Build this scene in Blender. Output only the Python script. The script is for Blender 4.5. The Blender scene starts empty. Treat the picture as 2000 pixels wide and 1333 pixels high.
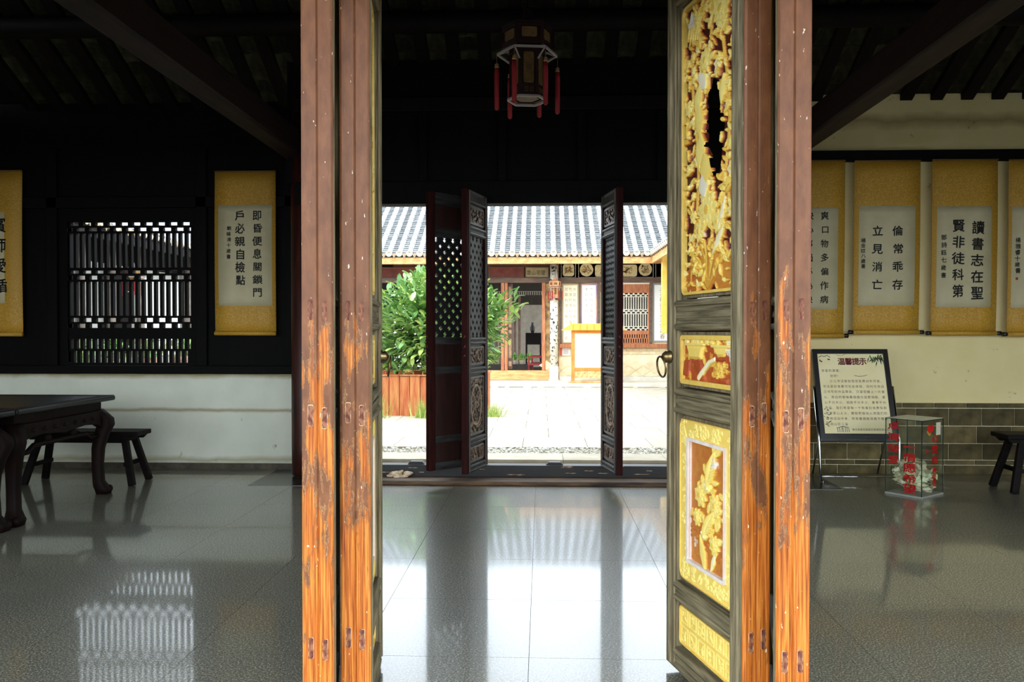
import bpy, bmesh, math, random
import numpy as np
from mathutils import Vector, Matrix

SC = bpy.context.scene
COL = SC.collection
RND = random.Random(7)
PI = math.pi

# ------------------------------------------------------------------ camera, sky, exposure
F = 1560.0                                   # focal length in pixels of the 2000 px wide frame
YAW = math.atan(58 / F)
PIT = -math.atan(18.5 / F)
cam_d = bpy.data.cameras.new('camera')
cam_d.sensor_width = 36.0
cam_d.lens = 36.0 * F / 2000.0
cam_d.clip_end = 300
cam = bpy.data.objects.new('camera', cam_d)
cam.location = (0, 0, 1.5)
cam.rotation_euler = (PI / 2 + PIT, 0, YAW)
COL.objects.link(cam)
SC.camera = cam

world = bpy.data.worlds.new('overcast_sky')
SC.world = world
world.use_nodes = True
wn = world.node_tree
bg = wn.nodes['Background']
bg.inputs['Color'].default_value = (0.82, 0.92, 1.0, 1)     # bright even overcast
bg.inputs['Strength'].default_value = 2.5
SC.view_settings.view_transform = 'Standard'
SC.view_settings.look = 'None'
SC.view_settings.exposure = 1.42
SC.view_settings.gamma = 1.0
SC.view_settings.use_curve_mapping = False
SC.cycles.max_bounces = 10
SC.cycles.diffuse_bounces = 5
SC.cycles.transparent_max_bounces = 16

# ------------------------------------------------------------------ helpers
_d = np.array([-math.sin(YAW) * math.cos(PIT), math.cos(YAW) * math.cos(PIT), math.sin(PIT)])
_r = np.array([math.cos(YAW), math.sin(YAW), 0.0])
_u = np.cross(_r, _d)
def at(px, py, D):                           # a point of the photograph on the upright plane y = D
    v = _d + (px - 1000) / F * _r + (666.5 - py) / F * _u
    p = np.array([0, 0, 1.5]) + v * (D / v[1])
    return float(p[0]), float(p[1]), float(p[2])

def lin(c):
    return tuple(((x / 255) / 12.92 if x / 255 <= 0.04045 else ((x / 255 + 0.055) / 1.055) ** 2.4) for x in c) + (1.0,)

MATS = {}
def nodes_of(name):
    m = bpy.data.materials.new(name)
    m.use_nodes = True
    nt = m.node_tree
    return m, nt, nt.nodes['Principled BSDF']
def N(nt, t, **kw):
    n = nt.nodes.new(t)
    for k, v in kw.items():
        setattr(n, k, v)
    return n
def noise(nt, vec, scale, detail=4, rough=0.55):
    n = N(nt, 'ShaderNodeTexNoise')
    n.inputs['Scale'].default_value = scale
    n.inputs['Detail'].default_value = detail
    n.inputs['Roughness'].default_value = rough
    nt.links.new(vec, n.inputs['Vector'])
    return n.outputs['Fac']
def ramp(nt, fac, stops):
    r = N(nt, 'ShaderNodeValToRGB')
    while len(r.color_ramp.elements) < len(stops):
        r.color_ramp.elements.new(0.5)
    for e, (p, c) in zip(r.color_ramp.elements, stops):
        e.position = p
        e.color = c if len(c) == 4 else tuple(c) + (1,)
    nt.links.new(fac, r.inputs['Fac'])
    return r.outputs['Color']
def mixc(nt, fac, a, b):
    m = N(nt, 'ShaderNodeMix', data_type='RGBA')
    for sock, val in ((m.inputs[0], fac), (m.inputs[6], a), (m.inputs[7], b)):
        if hasattr(val, 'is_linked'):
            nt.links.new(val, sock)
        else:
            sock.default_value = val
    return m.outputs[2]
def coords(nt, stretch=(1, 1, 1), kind='Object'):
    tc = N(nt, 'ShaderNodeTexCoord')
    mp = N(nt, 'ShaderNodeMapping')
    mp.inputs['Scale'].default_value = stretch
    nt.links.new(tc.outputs[kind], mp.inputs['Vector'])
    return mp.outputs['Vector']
def bump(nt, bsdf, h, strength, dist=0.01):
    b = N(nt, 'ShaderNodeBump')
    b.inputs['Strength'].default_value = strength
    b.inputs['Distance'].default_value = dist
    nt.links.new(h, b.inputs['Height'])
    nt.links.new(b.outputs['Normal'], bsdf.inputs['Normal'])
BW = ((0.0, (0, 0, 0)), (1.0, (1, 1, 1)))
def mat(name, c1, c2=None, scale=8, stretch=(1, 1, 1), rough=0.6, spec=0.5, metal=0, bmp=0, lo=0.35, hi=0.65, detail=4, vary=0):
    if name in MATS:
        return MATS[name]
    m, nt, b = nodes_of(name)
    b.inputs['Roughness'].default_value = rough
    b.inputs['Specular IOR Level'].default_value = spec
    b.inputs['Metallic'].default_value = metal
    c1 = lin(c1)
    if c2 is None:
        b.inputs['Base Color'].default_value = c1
    else:
        vec = coords(nt, stretch)
        f = noise(nt, vec, scale, detail)
        col = ramp(nt, f, ((lo, c1), (hi, lin(c2))))
        if vary:
            oi = N(nt, 'ShaderNodeObjectInfo')
            hs = N(nt, 'ShaderNodeHueSaturation')
            mr = N(nt, 'ShaderNodeMapRange')
            mr.inputs['To Min'].default_value = 1 - vary
            mr.inputs['To Max'].default_value = 1 + vary
            nt.links.new(oi.outputs['Random'], mr.inputs['Value'])
            nt.links.new(mr.outputs['Result'], hs.inputs['Value'])
            nt.links.new(col, hs.inputs['Color'])
            col = hs.outputs['Color']
        nt.links.new(col, b.inputs['Base Color'])
        if bmp:
            bump(nt, b, f, bmp)
    MATS[name] = m
    return m

class MB:                                    # collects shapes into one mesh
    def __init__(self):
        self.v = []; self.f = []; self.m = []
    def add(self, vs, fs):
        o = len(self.v)
        self.v += [tuple(map(float, p)) for p in vs]
        self.f += [tuple(i + o for i in q) for q in fs]
        return self
    def box(self, x0, x1, y0, y1, z0, z1):
        return self.add([(x0, y0, z0), (x1, y0, z0), (x1, y1, z0), (x0, y1, z0), (x0, y0, z1), (x1, y0, z1), (x1, y1, z1), (x0, y1, z1)],
                        [(0, 3, 2, 1), (4, 5, 6, 7), (0, 1, 5, 4), (1, 2, 6, 5), (2, 3, 7, 6), (3, 0, 4, 7)])
    def bar(self, p0, p1, w, h, up=(0, 0, 1), w1=None, h1=None):
        p0, p1, up = Vector(p0), Vector(p1), Vector(up)
        d = (p1 - p0).normalized()
        s = d.cross(up)
        s = s.normalized() if s.length > 1e-6 else Vector((1, 0, 0))
        t = s.cross(d).normalized()
        vs = []
        for p, a, b in ((p0, w, h), (p1, w1 or w, h1 or h)):
            vs += [p - s * a / 2 - t * b / 2, p + s * a / 2 - t * b / 2, p + s * a / 2 + t * b / 2, p - s * a / 2 + t * b / 2]
        return self.add(vs, [(3, 2, 1, 0), (4, 5, 6, 7), (0, 1, 5, 4), (1, 2, 6, 5), (2, 3, 7, 6), (3, 0, 4, 7)])
    def cyl(self, p0, p1, r0, r1=None, n=12, cap=True):
        r1 = r0 if r1 is None else r1
        p0, p1 = Vector(p0), Vector(p1)
        d = (p1 - p0).normalized()
        a = d.cross(Vector((0, 0, 1)))
        a = a.normalized() if a.length > 1e-6 else Vector((1, 0, 0))
        b = d.cross(a)
        vs = []
        for p, r in ((p0, r0), (p1, r1)):
            for i in range(n):
                t = 2 * PI * i / n
                vs.append(p + a * math.cos(t) * r + b * math.sin(t) * r)
        fs = [(i, (i + 1) % n, n + (i + 1) % n, n + i) for i in range(n)]
        if cap:
            fs += [tuple(range(n - 1, -1, -1)), tuple(range(n, 2 * n))]
        return self.add(vs, fs)
    def tube(self, pts, r, n=8, closed=False, radii=None):
        pts = [Vector(p) for p in pts]
        k = len(pts); vs = []
        for i, p in enumerate(pts):
            q0 = pts[(i - 1) % k] if (closed or i) else p
            q1 = pts[(i + 1) % k] if (closed or i < k - 1) else p
            d = (q1 - q0).normalized()
            a = d.cross(Vector((0.13, 0.27, 0.95)))
            a = a.normalized() if a.length > 1e-4 else Vector((1, 0, 0))
            b = d.cross(a)
            rr = radii[i] if radii else r
            for j in range(n):
                t = 2 * PI * j / n
                vs.append(p + (a * math.cos(t) + b * math.sin(t)) * rr)
        fs = []
        for i in range(k if closed else k - 1):
            i2 = (i + 1) % k
            fs += [(i * n + j, i * n + (j + 1) % n, i2 * n + (j + 1) % n, i2 * n + j) for j in range(n)]
        if not closed:
            fs += [tuple(range(n - 1, -1, -1)), tuple((k - 1) * n + j for j in range(n))]
        return self.add(vs, fs)
    def lathe(self, prof, c=(0, 0, 0), n=16):
        vs = []; k = len(prof)
        for r, z in prof:
            for j in range(n):
                t = 2 * PI * j / n
                vs.append((c[0] + r * math.cos(t), c[1] + r * math.sin(t), c[2] + z))
        fs = [(i * n + j, i * n + (j + 1) % n, (i + 1) * n + (j + 1) % n, (i + 1) * n + j) for i in range(k - 1) for j in range(n)]
        fs += [tuple(range(n - 1, -1, -1)), tuple((k - 1) * n + j for j in range(n))]
        return self.add(vs, fs)
    def prism(self, poly, fn, w0, w1):        # fn(u, v, w) -> xyz
        n = len(poly)
        vs = [fn(a, b, w0) for a, b in poly] + [fn(a, b, w1) for a, b in poly]
        fs = [tuple(range(n - 1, -1, -1)), tuple(range(n, 2 * n))] + [(i, (i + 1) % n, n + (i + 1) % n, n + i) for i in range(n)]
        return self.add(vs, fs)
    def ring(self, outer, inner, fn, w0, w1):  # two polygons with the same number of points
        n = len(outer)
        vs = [fn(a, b, w) for w in (w0, w1) for pl in (outer, inner) for a, b in pl]
        fs = []
        for i in range(n):
            j = (i + 1) % n
            fs += [(i, j, n + j, n + i), (2 * n + j, 2 * n + i, 3 * n + i, 3 * n + j), (j, i, 2 * n + i, 2 * n + j), (n + i, n + j, 3 * n + j, 3 * n + i)]
        return self.add(vs, fs)
    def ell(self, c, r, n=12, m=8):
        prof = [(math.sin(PI * i / m), -math.cos(PI * i / m)) for i in range(m + 1)]
        vs = []
        for s, z in prof:
            for j in range(n):
                t = 2 * PI * j / n
                vs.append((c[0] + r[0] * s * math.cos(t), c[1] + r[1] * s * math.sin(t), c[2] + r[2] * z))
        fs = [(i * n + j, i * n + (j + 1) % n, (i + 1) * n + (j + 1) % n, (i + 1) * n + j) for i in range(m) for j in range(n)]
        return self.add(vs, fs)
    def mesh(self, name, smooth=False, fix=True):
        me = bpy.data.meshes.new(name)
        me.from_pydata(self.v, [], self.f)
        if fix:
            bm = bmesh.new(); bm.from_mesh(me)
            bmesh.ops.recalc_face_normals(bm, faces=bm.faces)
            bm.to_mesh(me); bm.free()
        if smooth:
            me.polygons.foreach_set('use_smooth', [True] * len(me.polygons))
        return me
    def build(self, name, m, parent=None, smooth=False, bevel=0, loc=None):
        return link(name, self.mesh(name, smooth), m, parent, bevel, loc)

def link(name, me, m, parent=None, bevel=0, loc=None):
    if m is not None and not me.materials:
        me.materials.append(m)
    o = bpy.data.objects.new(name, me)
    COL.objects.link(o)
    if parent:
        o.parent = parent
    if loc:
        o.location = loc
    if bevel:
        b = o.modifiers.new('bevel', 'BEVEL')
        b.width = bevel; b.segments = 2; b.limit_method = 'ANGLE'
    return o
def empty(name, loc=(0, 0, 0), rz=0):
    o = bpy.data.objects.new(name, None)
    o.empty_display_size = 0.1
    o.location = loc
    o.rotation_euler = (0, 0, rz)
    COL.objects.link(o)
    return o
def tag(o, label, cat, group=None, kind=None):
    o['label'] = label; o['category'] = cat
    if group: o['group'] = group
    if kind: o['kind'] = kind
    return o
def copy_tree(o, parent=None):
    c = o.copy(); COL.objects.link(c)
    if parent: c.parent = parent
    for ch in list(o.children):
        copy_tree(ch, c)
    return c
def chamfer_rect(x0, x1, z0, z1, c, k=4):     # rectangle with rounded corners
    pts = []
    for cx, cz, a0 in ((x1 - c, z0 + c, -PI / 2), (x1 - c, z1 - c, 0), (x0 + c, z1 - c, PI / 2), (x0 + c, z0 + c, PI)):
        for i in range(k + 1):
            a = a0 + PI / 2 * i / k
            pts.append((cx + c * math.cos(a), cz + c * math.sin(a)))
    return pts

GLY = {}
def glyph(ch):
    if ch not in GLY:
        c = bpy.data.curves.new('glyph', 'FONT'); c.body = ch; c.size = 1; c.resolution_u = 2
        o = bpy.data.objects.new('glyph', c); COL.objects.link(o)
        me = bpy.data.meshes.new_from_object(o.evaluated_get(bpy.context.evaluated_depsgraph_get()))
        GLY[ch] = ([(v.co.x - 0.5, v.co.y - 0.38) for v in me.vertices], [tuple(p.vertices) for p in me.polygons])
        bpy.data.objects.remove(o); bpy.data.curves.remove(c); bpy.data.meshes.remove(me)
    return GLY[ch]
def write(mb, items, fn, bold=0.0):           # items: (char, u, v, size_u, size_v, rot); fn(u, v) -> xyz
    items = [(ch, u + dx * bold * su, v + dy * bold * sv, su, sv, rot) for ch, u, v, su, sv, rot in items for dx, dy in (((0, 0),) if not bold else ((-1, -0.4), (1, 0.4), (-0.3, 1), (0.3, -1)))]
    for ch, u, v, su, sv, rot in items:
        vs, fs = glyph(ch)
        ca, sa = math.cos(rot), math.sin(rot)
        mb.add([fn(u + (a * ca - b * sa) * su, v + (a * sa + b * ca) * sv) for a, b in vs], fs)
    return mb
def write_parts(name, items, fn, m, parent, bold=0.0):
    for it in items:
        write(MB(), [it], fn, bold).build(name, m, parent)
def column_text(s, u, vtop, vbot, su, sv=None, jit=0.0):
    n = len(s); sv = sv or su
    return [(ch, u + RND.uniform(-jit, jit), vtop + (vbot - vtop) * (i + 0.5) / n, su * RND.uniform(0.93, 1.07), sv * RND.uniform(0.93, 1.07), RND.uniform(-0.05, 0.05)) for i, ch in enumerate(s)]

# ------------------------------------------------------------------ materials
dark_wood = mat('dark_wood', (15, 10, 9), (23, 15, 12), 4, (6, 6, 0.6), 0.65, 0.15)
black_wood = mat('black_wood', (8, 7, 7), (13, 11, 10), 4, (4, 4, 0.6), 0.7, 0.1)
red_brown_wood = mat('red_brown_wood', (62, 26, 18), (84, 36, 24), 5, (8, 8, 0.7), 0.45, 0.4)
table_wood = mat('table_wood', (17, 9, 7), (30, 16, 11), 5, (6, 6, 1), 0.6, 0.12)
grey_wood = mat('grey_wood', (74, 64, 46), (156, 142, 110), 9, (9, 9, 0.55), 0.75, 0.3, bmp=0.35, lo=0.3, hi=0.72, detail=7)
grey_wood_h = mat('grey_wood_rail', (70, 62, 46), (150, 138, 106), 9, (0.5, 9, 9), 0.75, 0.3, bmp=0.35, lo=0.3, hi=0.72, detail=7)
plaster = mat('plaster', (186, 180, 160), (205, 200, 182), 3, (1, 1, 1), 0.9, 0.2, bmp=0.1)
ink = mat('ink', (14, 13, 14), rough=0.7)
brass = mat('brass', (110, 92, 60), (150, 128, 88), 20, rough=0.35, metal=0.9)
chrome = mat('chrome', (190, 190, 188), rough=0.15, metal=1.0)
gold_silk = mat('gold_silk', (176, 128, 36), (202, 156, 56), 90, (1, 1, 1), 0.55, 0.4, lo=0.42, hi=0.6)
scroll_paper = mat('scroll_paper', (190, 178, 140), (200, 188, 152), 6, rough=0.9)
tile_under = mat('tile_under', (34, 32, 24), (82, 78, 58), 7, rough=0.95, spec=0.1, lo=0.3, hi=0.75, vary=0.5)
roof_tile = mat('roof_tile', (124, 129, 137), (170, 173, 178), 4, (2, 2, 2), 0.8, 0.3, vary=0.12, lo=0.25, hi=0.7)
pan_tile = mat('pan_tile', (84, 86, 88), (128, 128, 126), 6, (1, 1, 1), 0.85, 0.2, vary=0.2)
def make_floor_mat():
    m, nt, b = nodes_of('terrazzo')
    vec = coords(nt, kind='Object')
    oi = N(nt, 'ShaderNodeObjectInfo')
    ad = N(nt, 'ShaderNodeVectorMath', operation='ADD')
    nt.links.new(vec, ad.inputs[0]); nt.links.new(oi.outputs['Location'], ad.inputs[1])
    v = ad.outputs[0]
    f1 = noise(nt, v, 110, 3, 0.75)
    col = ramp(nt, f1, ((0.36, lin((34, 33, 29))), (0.46, lin((92, 91, 82))), (0.55, lin((116, 114, 100))), (0.63, lin((206, 200, 180)))))
    f2 = noise(nt, v, 1.3, 4)
    tone = ramp(nt, f2, ((0.3, (0.86, 0.87, 0.88, 1)), (0.7, (1.05, 1.03, 0.98, 1))))
    mul = N(nt, 'ShaderNodeMix', data_type='RGBA', blend_type='MULTIPLY')
    mul.inputs[0].default_value = 1
    nt.links.new(col, mul.inputs[6]); nt.links.new(tone, mul.inputs[7])
    nt.links.new(mul.outputs[2], b.inputs['Base Color'])
    rr = ramp(nt, f2, ((0.3, (0.05,) * 3), (0.7, (0.08,) * 3)))
    b.inputs['Roughness'].default_value = 0.30
    b.inputs['IOR'].default_value = 1.33
    nt.links.new(rr, b.inputs['Coat Roughness'])
    b.inputs['Coat Weight'].default_value = 1.0
    b.inputs['Coat IOR'].default_value = 1.30
    return m
terrazzo = make_floor_mat()
grout = mat('grout', (70, 68, 62), rough=0.9)

def make_door_paint():
    m, nt, b = nodes_of('worn_door_paint')
    tc = N(nt, 'ShaderNodeTexCoord')
    oi = N(nt, 'ShaderNodeObjectInfo')
    sc = N(nt, 'ShaderNodeVectorMath', operation='SCALE')
    sc.inputs['Scale'].default_value = 9.0
    cmb = N(nt, 'ShaderNodeCombineXYZ')
    for i in range(3): nt.links.new(oi.outputs['Random'], cmb.inputs[i])
    nt.links.new(cmb.outputs[0], sc.inputs[0])
    ad = N(nt, 'ShaderNodeVectorMath', operation='ADD')
    nt.links.new(tc.outputs['Object'], ad.inputs[0]); nt.links.new(sc.outputs[0], ad.inputs[1])
    P = ad.outputs[0]
    def mapped(s):
        mp = N(nt, 'ShaderNodeMapping'); mp.inputs['Scale'].default_value = s
        nt.links.new(P, mp.inputs['Vector']); return mp.outputs['Vector']
    sep = N(nt, 'ShaderNodeSeparateXYZ'); nt.links.new(tc.outputs['Object'], sep.inputs[0])
    grain = noise(nt, mapped((55, 55, 1.3)), 3.0, 6, 0.6)
    wood = ramp(nt, grain, ((0.30, lin((112, 50, 18))), (0.48, lin((182, 96, 30))), (0.68, lin((220, 146, 62)))))
    pn = noise(nt, mapped((14, 14, 5)), 2.0, 5, 0.6)
    paint = ramp(nt, pn, ((0.35, lin((108, 66, 41))), (0.65, lin((131, 83, 52)))))
    wear = noise(nt, mapped((9, 9, 1.9)), 2.0, 6, 0.65)
    hz = N(nt, 'ShaderNodeMapRange')                    # the foot of the door is worn bare, the head keeps its paint
    hz.inputs['From Min'].default_value = 0.3; hz.inputs['From Max'].default_value = 2.1
    hz.inputs['To Min'].default_value = 0.20; hz.inputs['To Max'].default_value = -0.22
    nt.links.new(sep.outputs['Z'], hz.inputs['Value'])
    s = N(nt, 'ShaderNodeMath', operation='ADD'); nt.links.new(wear, s.inputs[0]); nt.links.new(hz.outputs[0], s.inputs[1])
    bare = ramp(nt, s.outputs[0], ((0.49, (0, 0, 0)), (0.56, (1, 1, 1))))
    col = mixc(nt, bare, paint, wood)
    edge = ramp(nt, s.outputs[0], ((0.488, (0, 0, 0)), (0.496, (0.4, 0.4, 0.4)), (0.504, (0, 0, 0))))
    col = mixc(nt, edge, col, lin((226, 190, 132)))
    chips = noise(nt, mapped((30, 30, 10)), 3.2, 3, 0.5)
    cm = ramp(nt, chips, ((0.715, (0, 0, 0)), (0.725, (1, 1, 1))))
    col = mixc(nt, cm, col, lin((232, 216, 190)))
    nt.links.new(col, b.inputs['Base Color'])
    b.inputs['Roughness'].default_value = 0.5
    b.inputs['Specular IOR Level'].default_value = 0.35
    bump(nt, b, grain, 0.25, 0.004)
    return m
door_paint = make_door_paint()
tenon_mat = mat('chipped_tenon', (92, 38, 24), (150, 96, 66), 34, (2, 2, 1), 0.7, lo=0.4, hi=0.6, detail=6)

def make_relief_mat(name, stops, flakes):
    m, nt, b = nodes_of(name)
    a = N(nt, 'ShaderNodeAttribute', attribute_name='tint')
    vec = coords(nt)
    n1 = noise(nt, vec, 30, 4)
    n1b = N(nt, 'ShaderNodeMath', operation='MULTIPLY_ADD')
    nt.links.new(n1, n1b.inputs[0]); n1b.inputs[1].default_value = 0.22; n1b.inputs[2].default_value = -0.11
    s = N(nt, 'ShaderNodeMath', operation='ADD')
    nt.links.new(a.outputs['Fac'], s.inputs[0]); nt.links.new(n1b.outputs[0], s.inputs[1])
    col = ramp(nt, s.outputs[0], tuple((p, lin(c)) for p, c in stops))
    if flakes:
        fl = ramp(nt, noise(nt, vec, 9, 5, 0.6), ((0.66, (0, 0, 0)), (0.70, (1, 1, 1))))
        col = mixc(nt, fl, col, lin((226, 214, 196)))
    nt.links.new(col, b.inputs['Base Color'])
    b.inputs['Roughness'].default_value = 0.5
    b.inputs['Specular IOR Level'].default_value = 0.35
    return m
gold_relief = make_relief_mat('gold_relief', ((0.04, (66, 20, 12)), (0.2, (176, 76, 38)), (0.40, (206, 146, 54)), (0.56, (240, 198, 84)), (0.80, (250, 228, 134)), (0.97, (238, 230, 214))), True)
dark_relief = make_relief_mat('dark_relief', ((0.1, (26, 16, 12)), (0.5, (84, 60, 44)), (0.8, (150, 128, 104))), False)

# ------------------------------------------------------------------ the room
FY0, FY1 = 1.7, 8.62                          # floor from the front step to the rear wall
def setting(o, label, cat):
    return tag(o, label, cat, kind='structure')
floor = setting(MB().box(-6.6, 6.6, FY0, FY1, -0.12, -0.004).build('floor', grout), 'polished grey terrazzo floor of the hall', 'floor')
TS = 0.79
full = None
ix0, iy0 = -0.848, 3.653
i = -8
xs = [ix0 + TS * k for k in range(-8, 11)]
ys = [iy0 + TS * k for k in range(-3, 8)]
for a, b in zip(xs[:-1], xs[1:]):
    for c, d in zip(ys[:-1], ys[1:]):
        x0, x1, y0, y1 = max(a, -6.6), min(b, 6.6), max(c, FY0), min(d, FY1)
        if x1 - x0 < 0.02 or y1 - y0 < 0.02: continue
        cx, cy = (x0 + x1) / 2, (y0 + y1) / 2
        w, h = (x1 - x0) / 2 - 0.0012, (y1 - y0) / 2 - 0.0012
        isfull = abs(x1 - x0 - TS) < 1e-4 and abs(y1 - y0 - TS) < 1e-4
        if isfull and full:
            me = full
        else:
            me = MB().box(-w, w, -h, h, -0.004, 0).mesh('floor_tile')
            if isfull: full = me
        link('floor_tile', me, terrazzo, floor, loc=(cx, cy, 0))

def make_wall_mat(name, a, b_, stain, zs):
    m, nt, b = nodes_of(name)
    vec = coords(nt)
    col = ramp(nt, noise(nt, vec, 2.2, 6), ((0.3, lin(a)), (0.7, lin(b_))))
    sp = ramp(nt, noise(nt, vec, 5.0, 8, 0.7), ((0.64, (0, 0, 0)), (0.72, (1, 1, 1))))
    col = mixc(nt, sp, col, lin(stain))
    tc = N(nt, 'ShaderNodeTexCoord'); sep = N(nt, 'ShaderNodeSeparateXYZ')
    nt.links.new(tc.outputs['Object'], sep.inputs[0])
    for z, wd, amt in zs:                     # old water marks with a level of their own
        wob = N(nt, 'ShaderNodeMath', operation='MULTIPLY_ADD')
        nt.links.new(noise(nt, vec, 3.0, 6), wob.inputs[0]); wob.inputs[1].default_value = wd * 1.6; nt.links.new(sep.outputs['Z'], wob.inputs[2])
        su = N(nt, 'ShaderNodeMath', operation='SUBTRACT'); nt.links.new(wob.outputs[0], su.inputs[0]); su.inputs[1].default_value = z + wd * 0.8
        ab = N(nt, 'ShaderNodeMath', operation='ABSOLUTE'); nt.links.new(su.outputs[0], ab.inputs[0])
        mk = ramp(nt, ab.outputs[0], ((0.0, (amt,) * 3), (wd, (0, 0, 0))))
        col = mixc(nt, mk, col, lin(stain))
    nt.links.new(col, b.inputs['Base Color'])
    b.inputs['Roughness'].default_value = 0.85
    bump(nt, b, noise(nt, vec, 7, 6), 0.15)
    return m
dado_mat = make_wall_mat('dado_plaster', (208, 210, 192), (224, 225, 208), (150, 136, 92), ((0.64, 0.03, 0.9), (1.03, 0.05, 1.0), (0.10, 0.05, 0.7)))
wall_mat = make_wall_mat('wall_plaster', (224, 206, 146), (234, 218, 164), (140, 112, 62), ((3.72, 0.10, 0.7),))

WY = 8.58                                     # room face of the rear wall
wl = setting(MB().box(-6.6, -2.6, WY, WY + 0.22, 0, 1.05).build('wall_rear_left', dado_mat), 'low white plaster wall under the dark wooden window wall', 'wall')
up = MB()
WX0, WX1, WZ0, WZ1 = -5.21, -3.83, 1.155, 2.71
up.box(-6.6, WX0, WY + 0.02, WY + 0.14, 1.05, 4.0).box(WX1, -2.55, WY + 0.02, WY + 0.14, 1.05, 4.0)
up.box(WX0, WX1, WY + 0.02, WY + 0.14, WZ1, 4.0).box(WX0, WX1, WY + 0.02, WY + 0.14, 1.05, WZ0)
up.build('upper_panelling', black_wood, wl)
up = MB()
for x in (-5.36, -3.70, -2.72): up.box(x - 0.06, x + 0.06, WY - 0.03, WY + 0.02, 1.10, 3.5)
up.box(-6.6, -2.55, WY - 0.03, WY + 0.02, 2.85, 2.97)
up.build('wall_frame', black_wood, wl, bevel=0.006)
setting(MB().box(-6.6, -2.5, WY - 0.07, WY + 0.02, 1.04, 1.13).build('trim_1', black_wood, bevel=0.01), 'dark wooden ledge beam above the low white wall', 'trim')
setting(MB().box(-6.6, -2.56, WY - 0.02, WY, 0, 0.065).build('baseboard_left', mat('old_skirting', (58, 52, 42), (84, 76, 60), 12, rough=0.8)), 'narrow dark skirting under the low white wall', 'baseboard')
wr = setting(MB().box(2.55, 6.6, WY, WY + 0.25, 0.0, 4.0).build('wall_rear_right', wall_mat), 'cream plaster wall hung with calligraphy scrolls above grey brickwork', 'wall')
brick_mat = mat('grey_brick', (56, 50, 32), (116, 102, 66), 6, (1, 1, 1), 0.85, 0.3, bmp=0.4, lo=0.3, hi=0.7, detail=7, vary=0.35)
MB().box(2.55, 6.6, WY - 0.022, WY, 0, 0.75).build('mortar_bed', mat('mortar', (214, 204, 170), (230, 222, 192), 20, rough=0.95), wr)
bmesh_cache = {}
def brick(x0, x1, z0, z1):
    w, h = round(x1 - x0, 3), round(z1 - z0, 3)
    if (w, h) not in bmesh_cache:
        bmesh_cache[(w, h)] = MB().box(0, w, -0.016, 0, 0, h).mesh('brick')
    link('brick', bmesh_cache[(w, h)], brick_mat, wr, bevel=0.003, loc=(x0, WY - 0.02, z0))
for z0, z1, bl, off in ((0.698, 0.75, 0.33, 0.10), (0.510, 0.693, 0.34, 0.0), (0.326, 0.505, 0.36, 0.17), (0.152, 0.321, 0.35, 0.05), (0.098, 0.147, 0.31, 0.2), (0.0, 0.093, 0.55, 0.0)):
    x = 2.58 - off
    while x < 6.55:
        a, b = max(x, 2.58), min(x + bl, 6.58)
        if b - a > 0.05: brick(a, b - 0.009, z0, z1 - 0.003)
        x += bl
setting(MB().box(2.5, 6.6, WY - 0.09, WY, 3.285, 3.395).build('trim_2', black_wood, bevel=0.008), 'black hanging rail along the top of the scrolls', 'trim')
side = [(FY0 + 0.9, 0), (WY + 0.25, 0), (WY + 0.25, 3.85), (5.6, 5.5), (FY0 + 0.9, 3.9)]
setting(MB().prism(side, lambda u, v, w: (w, u, v), -6.85, -6.6).build('wall_left', plaster), 'plaster gable wall closing the hall beside the table', 'wall')
setting(MB().prism(side, lambda u, v, w: (w, u, v), 6.6, 6.85).build('wall_right', plaster), 'plaster gable wall closing the hall beyond the scrolls', 'wall')

# centre bay: sill, lintel, boarded ends
sill_mat = mat('black_sill', (20, 19, 20), (40, 36, 32), 7, (0.4, 1, 2), 0.5, 0.4)
rot_wood = mat('rotten_wood', (40, 27, 20), (122, 92, 62), 5, (0.5, 3, 3), 0.85, lo=0.35, hi=0.75, detail=7, bmp=0.3)
st = setting(MB().box(-2.28, 2.28, 8.0, 8.14, 0.0, 0.155).build('sill', sill_mat, bevel=0.012), 'chipped black wooden door sill across the rear doorway', 'sill')
for k in range(18):                            # splinters and chipped flakes along the sill
    x = RND.uniform(-1.7, 1.7); l = RND.uniform(0.015, 0.11); z = RND.uniform(0.05, 0.15)
    MB().prism([(-l, -0.001), (-l * 0.5, -0.003), (-l * 0.2, -0.001), (l * 0.3, -0.004), (l, 0.0), (l * 0.5, 0.003), (l * 0.1, 0.001), (-l * 0.6, 0.004)], lambda u, v, w, x=x, z=z: (x + u, w, z + v), 7.996, 8.001).build('paint_chip', mat('chip_wood', (150, 104, 74), (206, 176, 140), 20, rough=0.8), st)
for x in (-1.27, 0.13):
    MB().prism([(-0.09, 0), (-0.06, 0.03), (0.06, 0.03), (0.09, 0)], lambda u, v, w, x=x: (x + u, w, 0.153 + v), 8.03, 8.11).build('latch_block', sill_mat, st)
plk = setting(MB().box(-2.28, 2.28, 7.73, 8.0, 0.0, 0.042).build('trim_3', rot_wood, bevel=0.012), 'rotten brown floor plank in front of the black sill', 'trim')
lump = MB(); rn = random.Random(14)
for k in range(16):
    lump.ell((-1.42 + rn.gauss(0, 0.07), 7.95 + rn.gauss(0, 0.02), 0.045 + rn.uniform(0, 0.05)), (rn.uniform(0.02, 0.05), 0.03, rn.uniform(0.012, 0.03)), 8, 6)
lump.build('plaster_lump', mat('lump_plaster', (196, 168, 132), (222, 204, 176), 20, rough=0.9), plk, smooth=True)['kind'] = 'stuff'
lt = setting(MB().box(-2.5, 2.5, 8.04, 8.24, 2.79, 3.02).build('lintel', black_wood, bevel=0.01), 'dark lintel beam over the rear doorway', 'lintel')
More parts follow.
